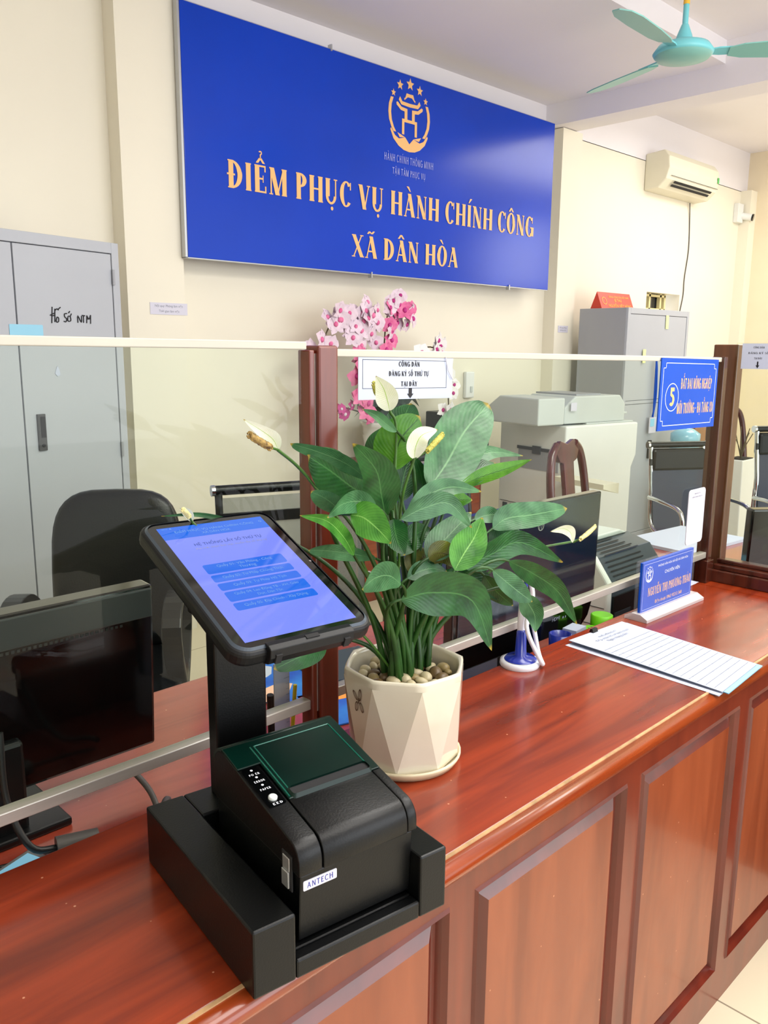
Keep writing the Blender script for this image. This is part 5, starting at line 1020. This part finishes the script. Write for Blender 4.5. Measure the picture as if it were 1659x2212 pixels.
FLOWERS = [
([[0.8691, 0.87, 1.3581], [0.8598, 0.8667, 1.3761], [0.8488, 0.8633, 1.3926], [0.8306, 0.86, 1.4101]], 0.0168, [-0.448, -0.756, -0.477], [[0.8751, 0.882, 1.3694], [0.8549, 0.882, 1.3836], [0.8482, 0.882, 1.3972]], [[0.8691, 0.87, 1.3581], [0.8814, 0.8683, 1.3288], [0.8755, 0.8667, 1.2107], [0.8779, 0.865, 1.0653], [0.882, 0.864, 0.945]]),
([[0.8701, 0.82, 1.2917], [0.8691, 0.8167, 1.3102], [0.8787, 0.8133, 1.3265], [0.9077, 0.81, 1.3329]], 0.0146, [-0.563, -0.758, 0.33], [[0.8853, 0.808, 1.3044], [0.901, 0.808, 1.3146], [0.9159, 0.808, 1.3244]], [[0.8701, 0.82, 1.2931], [0.8607, 0.835, 1.231], [0.8716, 0.85, 1.1426], [0.8843, 0.865, 1.049], [0.882, 0.864, 0.945]]),
([[0.6404, 0.84, 1.3216], [0.6277, 0.8333, 1.336], [0.6075, 0.8267, 1.3481], [0.5747, 0.82, 1.365]], 0.0098, [-0.003, -0.907, -0.422], [[0.6185, 0.828, 1.3279], [0.604, 0.828, 1.3358], [0.5891, 0.828, 1.3448]], [[0.6397, 0.84, 1.3217], [0.6741, 0.8463, 1.2984], [0.7103, 0.8525, 1.2648], [0.7834, 0.8588, 1.1766], [0.8561, 0.865, 1.0478], [0.882, 0.864, 0.945]]),
([[1.3004, 0.82, 1.0992], [1.284, 0.8167, 1.1215], [1.2525, 0.8133, 1.1336], [1.21, 0.81, 1.1355]], 0.0101, [0.0, -0.964, -0.266], [[1.3055, 0.808, 1.1075], [1.3298, 0.808, 1.1143], [1.3528, 0.808, 1.1232]], [[1.3249, 0.82, 1.1024], [1.3133, 0.8312, 1.097], [1.1906, 0.8425, 1.0977], [1.1034, 0.8538, 1.076], [0.9625, 0.865, 0.9922], [0.922, 0.864, 0.945]]),
([[0.5892, 0.966, 1.216], [0.5842, 0.9653, 1.227], [0.577, 0.9647, 1.2337], [0.5698, 0.964, 1.2379]], 0.0062, [-0.181, -0.952, -0.247], [[0.5773, 0.954, 1.2277], [0.5733, 0.954, 1.2327], [0.5693, 0.954, 1.2369]], [[0.5892, 0.966, 1.216], [0.6063, 0.9323, 1.1857], [0.6804, 0.8987, 1.1266], [0.7892, 0.865, 1.0487], [0.882, 0.864, 0.945]])]

for (nm, pts, hw, nrm, fold, prof, ci, root) in LEAVES:
    lf = blade_mesh(pts, hw, nrm, fold, prof, mat_=GREENS[ci])
    b = Vector(pts[0]); r = Vector(root); d = (Vector(pts[1])-b).normalized(); k = (b-r).length
    c1_ = r+Vector(((b.x-r.x)*.12, (b.y-r.y)*.1, .45*k)); c2_ = b-d*.28*k+Vector((0, 0, .0))
    path = []
    for i in range(15):
        t = i/14; path.append(loc(r*(1-t)**3+c1_*3*t*(1-t)**2+c2_*3*t*t*(1-t)+b*t**3))
    MB().tube(path, [.0052-.0032*i/14 for i in range(15)], 7).build('petiole', 'petiole_green', lf)
for i, (pts, hw, nrm, sp, stm) in enumerate(FLOWERS):
    f_ = blade_mesh(pts, hw, nrm, .35, 0, cup=.0, ripple=.02, mat_=MATS['spathe_white'], name='spathe')
    path = smooth_path([Vector(loc(p)) for p in sp], 6); n_ = len(path); r0 = .0042 if i != 4 else .003
    m = MB().tube(path, [r0*(.75+.35*math.sin(PI*k/(n_-1))) for k in range(n_)], 12)
    for k in range(n_*9):
        p = path[min(n_-1, k//9)]; a = k*2.4; m.sup((p.x+r0*.9*math.cos(a), p.y, p.z+r0*.9*math.sin(a)), (.0015, .0015, .0015), 1, 1, 6, 4)
    m.build('spadix', ['spadix_yellow', 'spadix_yellow', 'spadix_brown', 'spadix_cream', 'spadix_cream'][i], f_)
    MB().tube(smooth_path([Vector(loc(p)) for p in stm], 6), .0022, 7).tube([loc(pts[0]), loc(sp[0])], .0016, 6).build('flower_stem', 'stem_green', f_)
# pebbles on the soil
i = 0; placed = []
tries = 0
while i < 42 and tries < 3000:
    tries += 1
    a = random.uniform(0, 2*PI); r = random.uniform(.018, .072)**1; rad = random.uniform(.0075, .0135)
    if r < .034 and random.random() < .8: continue
    x, y = r*math.cos(a), r*math.sin(a)
    if any((x-u)**2+(y-v_)**2 < (rad+w)**2*.62 for u, v_, w in placed): continue
    if r+rad > .080: continue
    placed.append((x, y, rad)); zc = PC[2]+HP-.026+rad*.45+.002
    M_ = Matrix.Translation((PC[0]+x, PC[1]+y, zc)) @ Matrix.Rotation(random.uniform(0, PI), 4, 'Z') @ Matrix.Rotation(random.uniform(-.3, .3), 4, 'Y')
    kk = random.choice(['pebble_cream', 'pebble_cream', 'pebble_tan', 'pebble_brown'])
    o = MB().sup((0, 0, 0), (rad*random.uniform(1.0, 1.35), rad*.85, rad*.7), 1, 1, 14, 8).build('pebble', kk); o.matrix_world = M_
    tag(o, {'pebble_cream': 'smooth cream pebble on the soil in the white pot', 'pebble_tan': 'tan yellowish pebble on the soil in the white pot', 'pebble_brown': 'dark brown pebble on the soil in the white pot'}[kk], 'pebble', {'pebble_cream': 'cream pebbles in the plant pot', 'pebble_tan': 'tan pebbles in the plant pot', 'pebble_brown': 'brown pebbles in the plant pot'}[kk]); i += 1
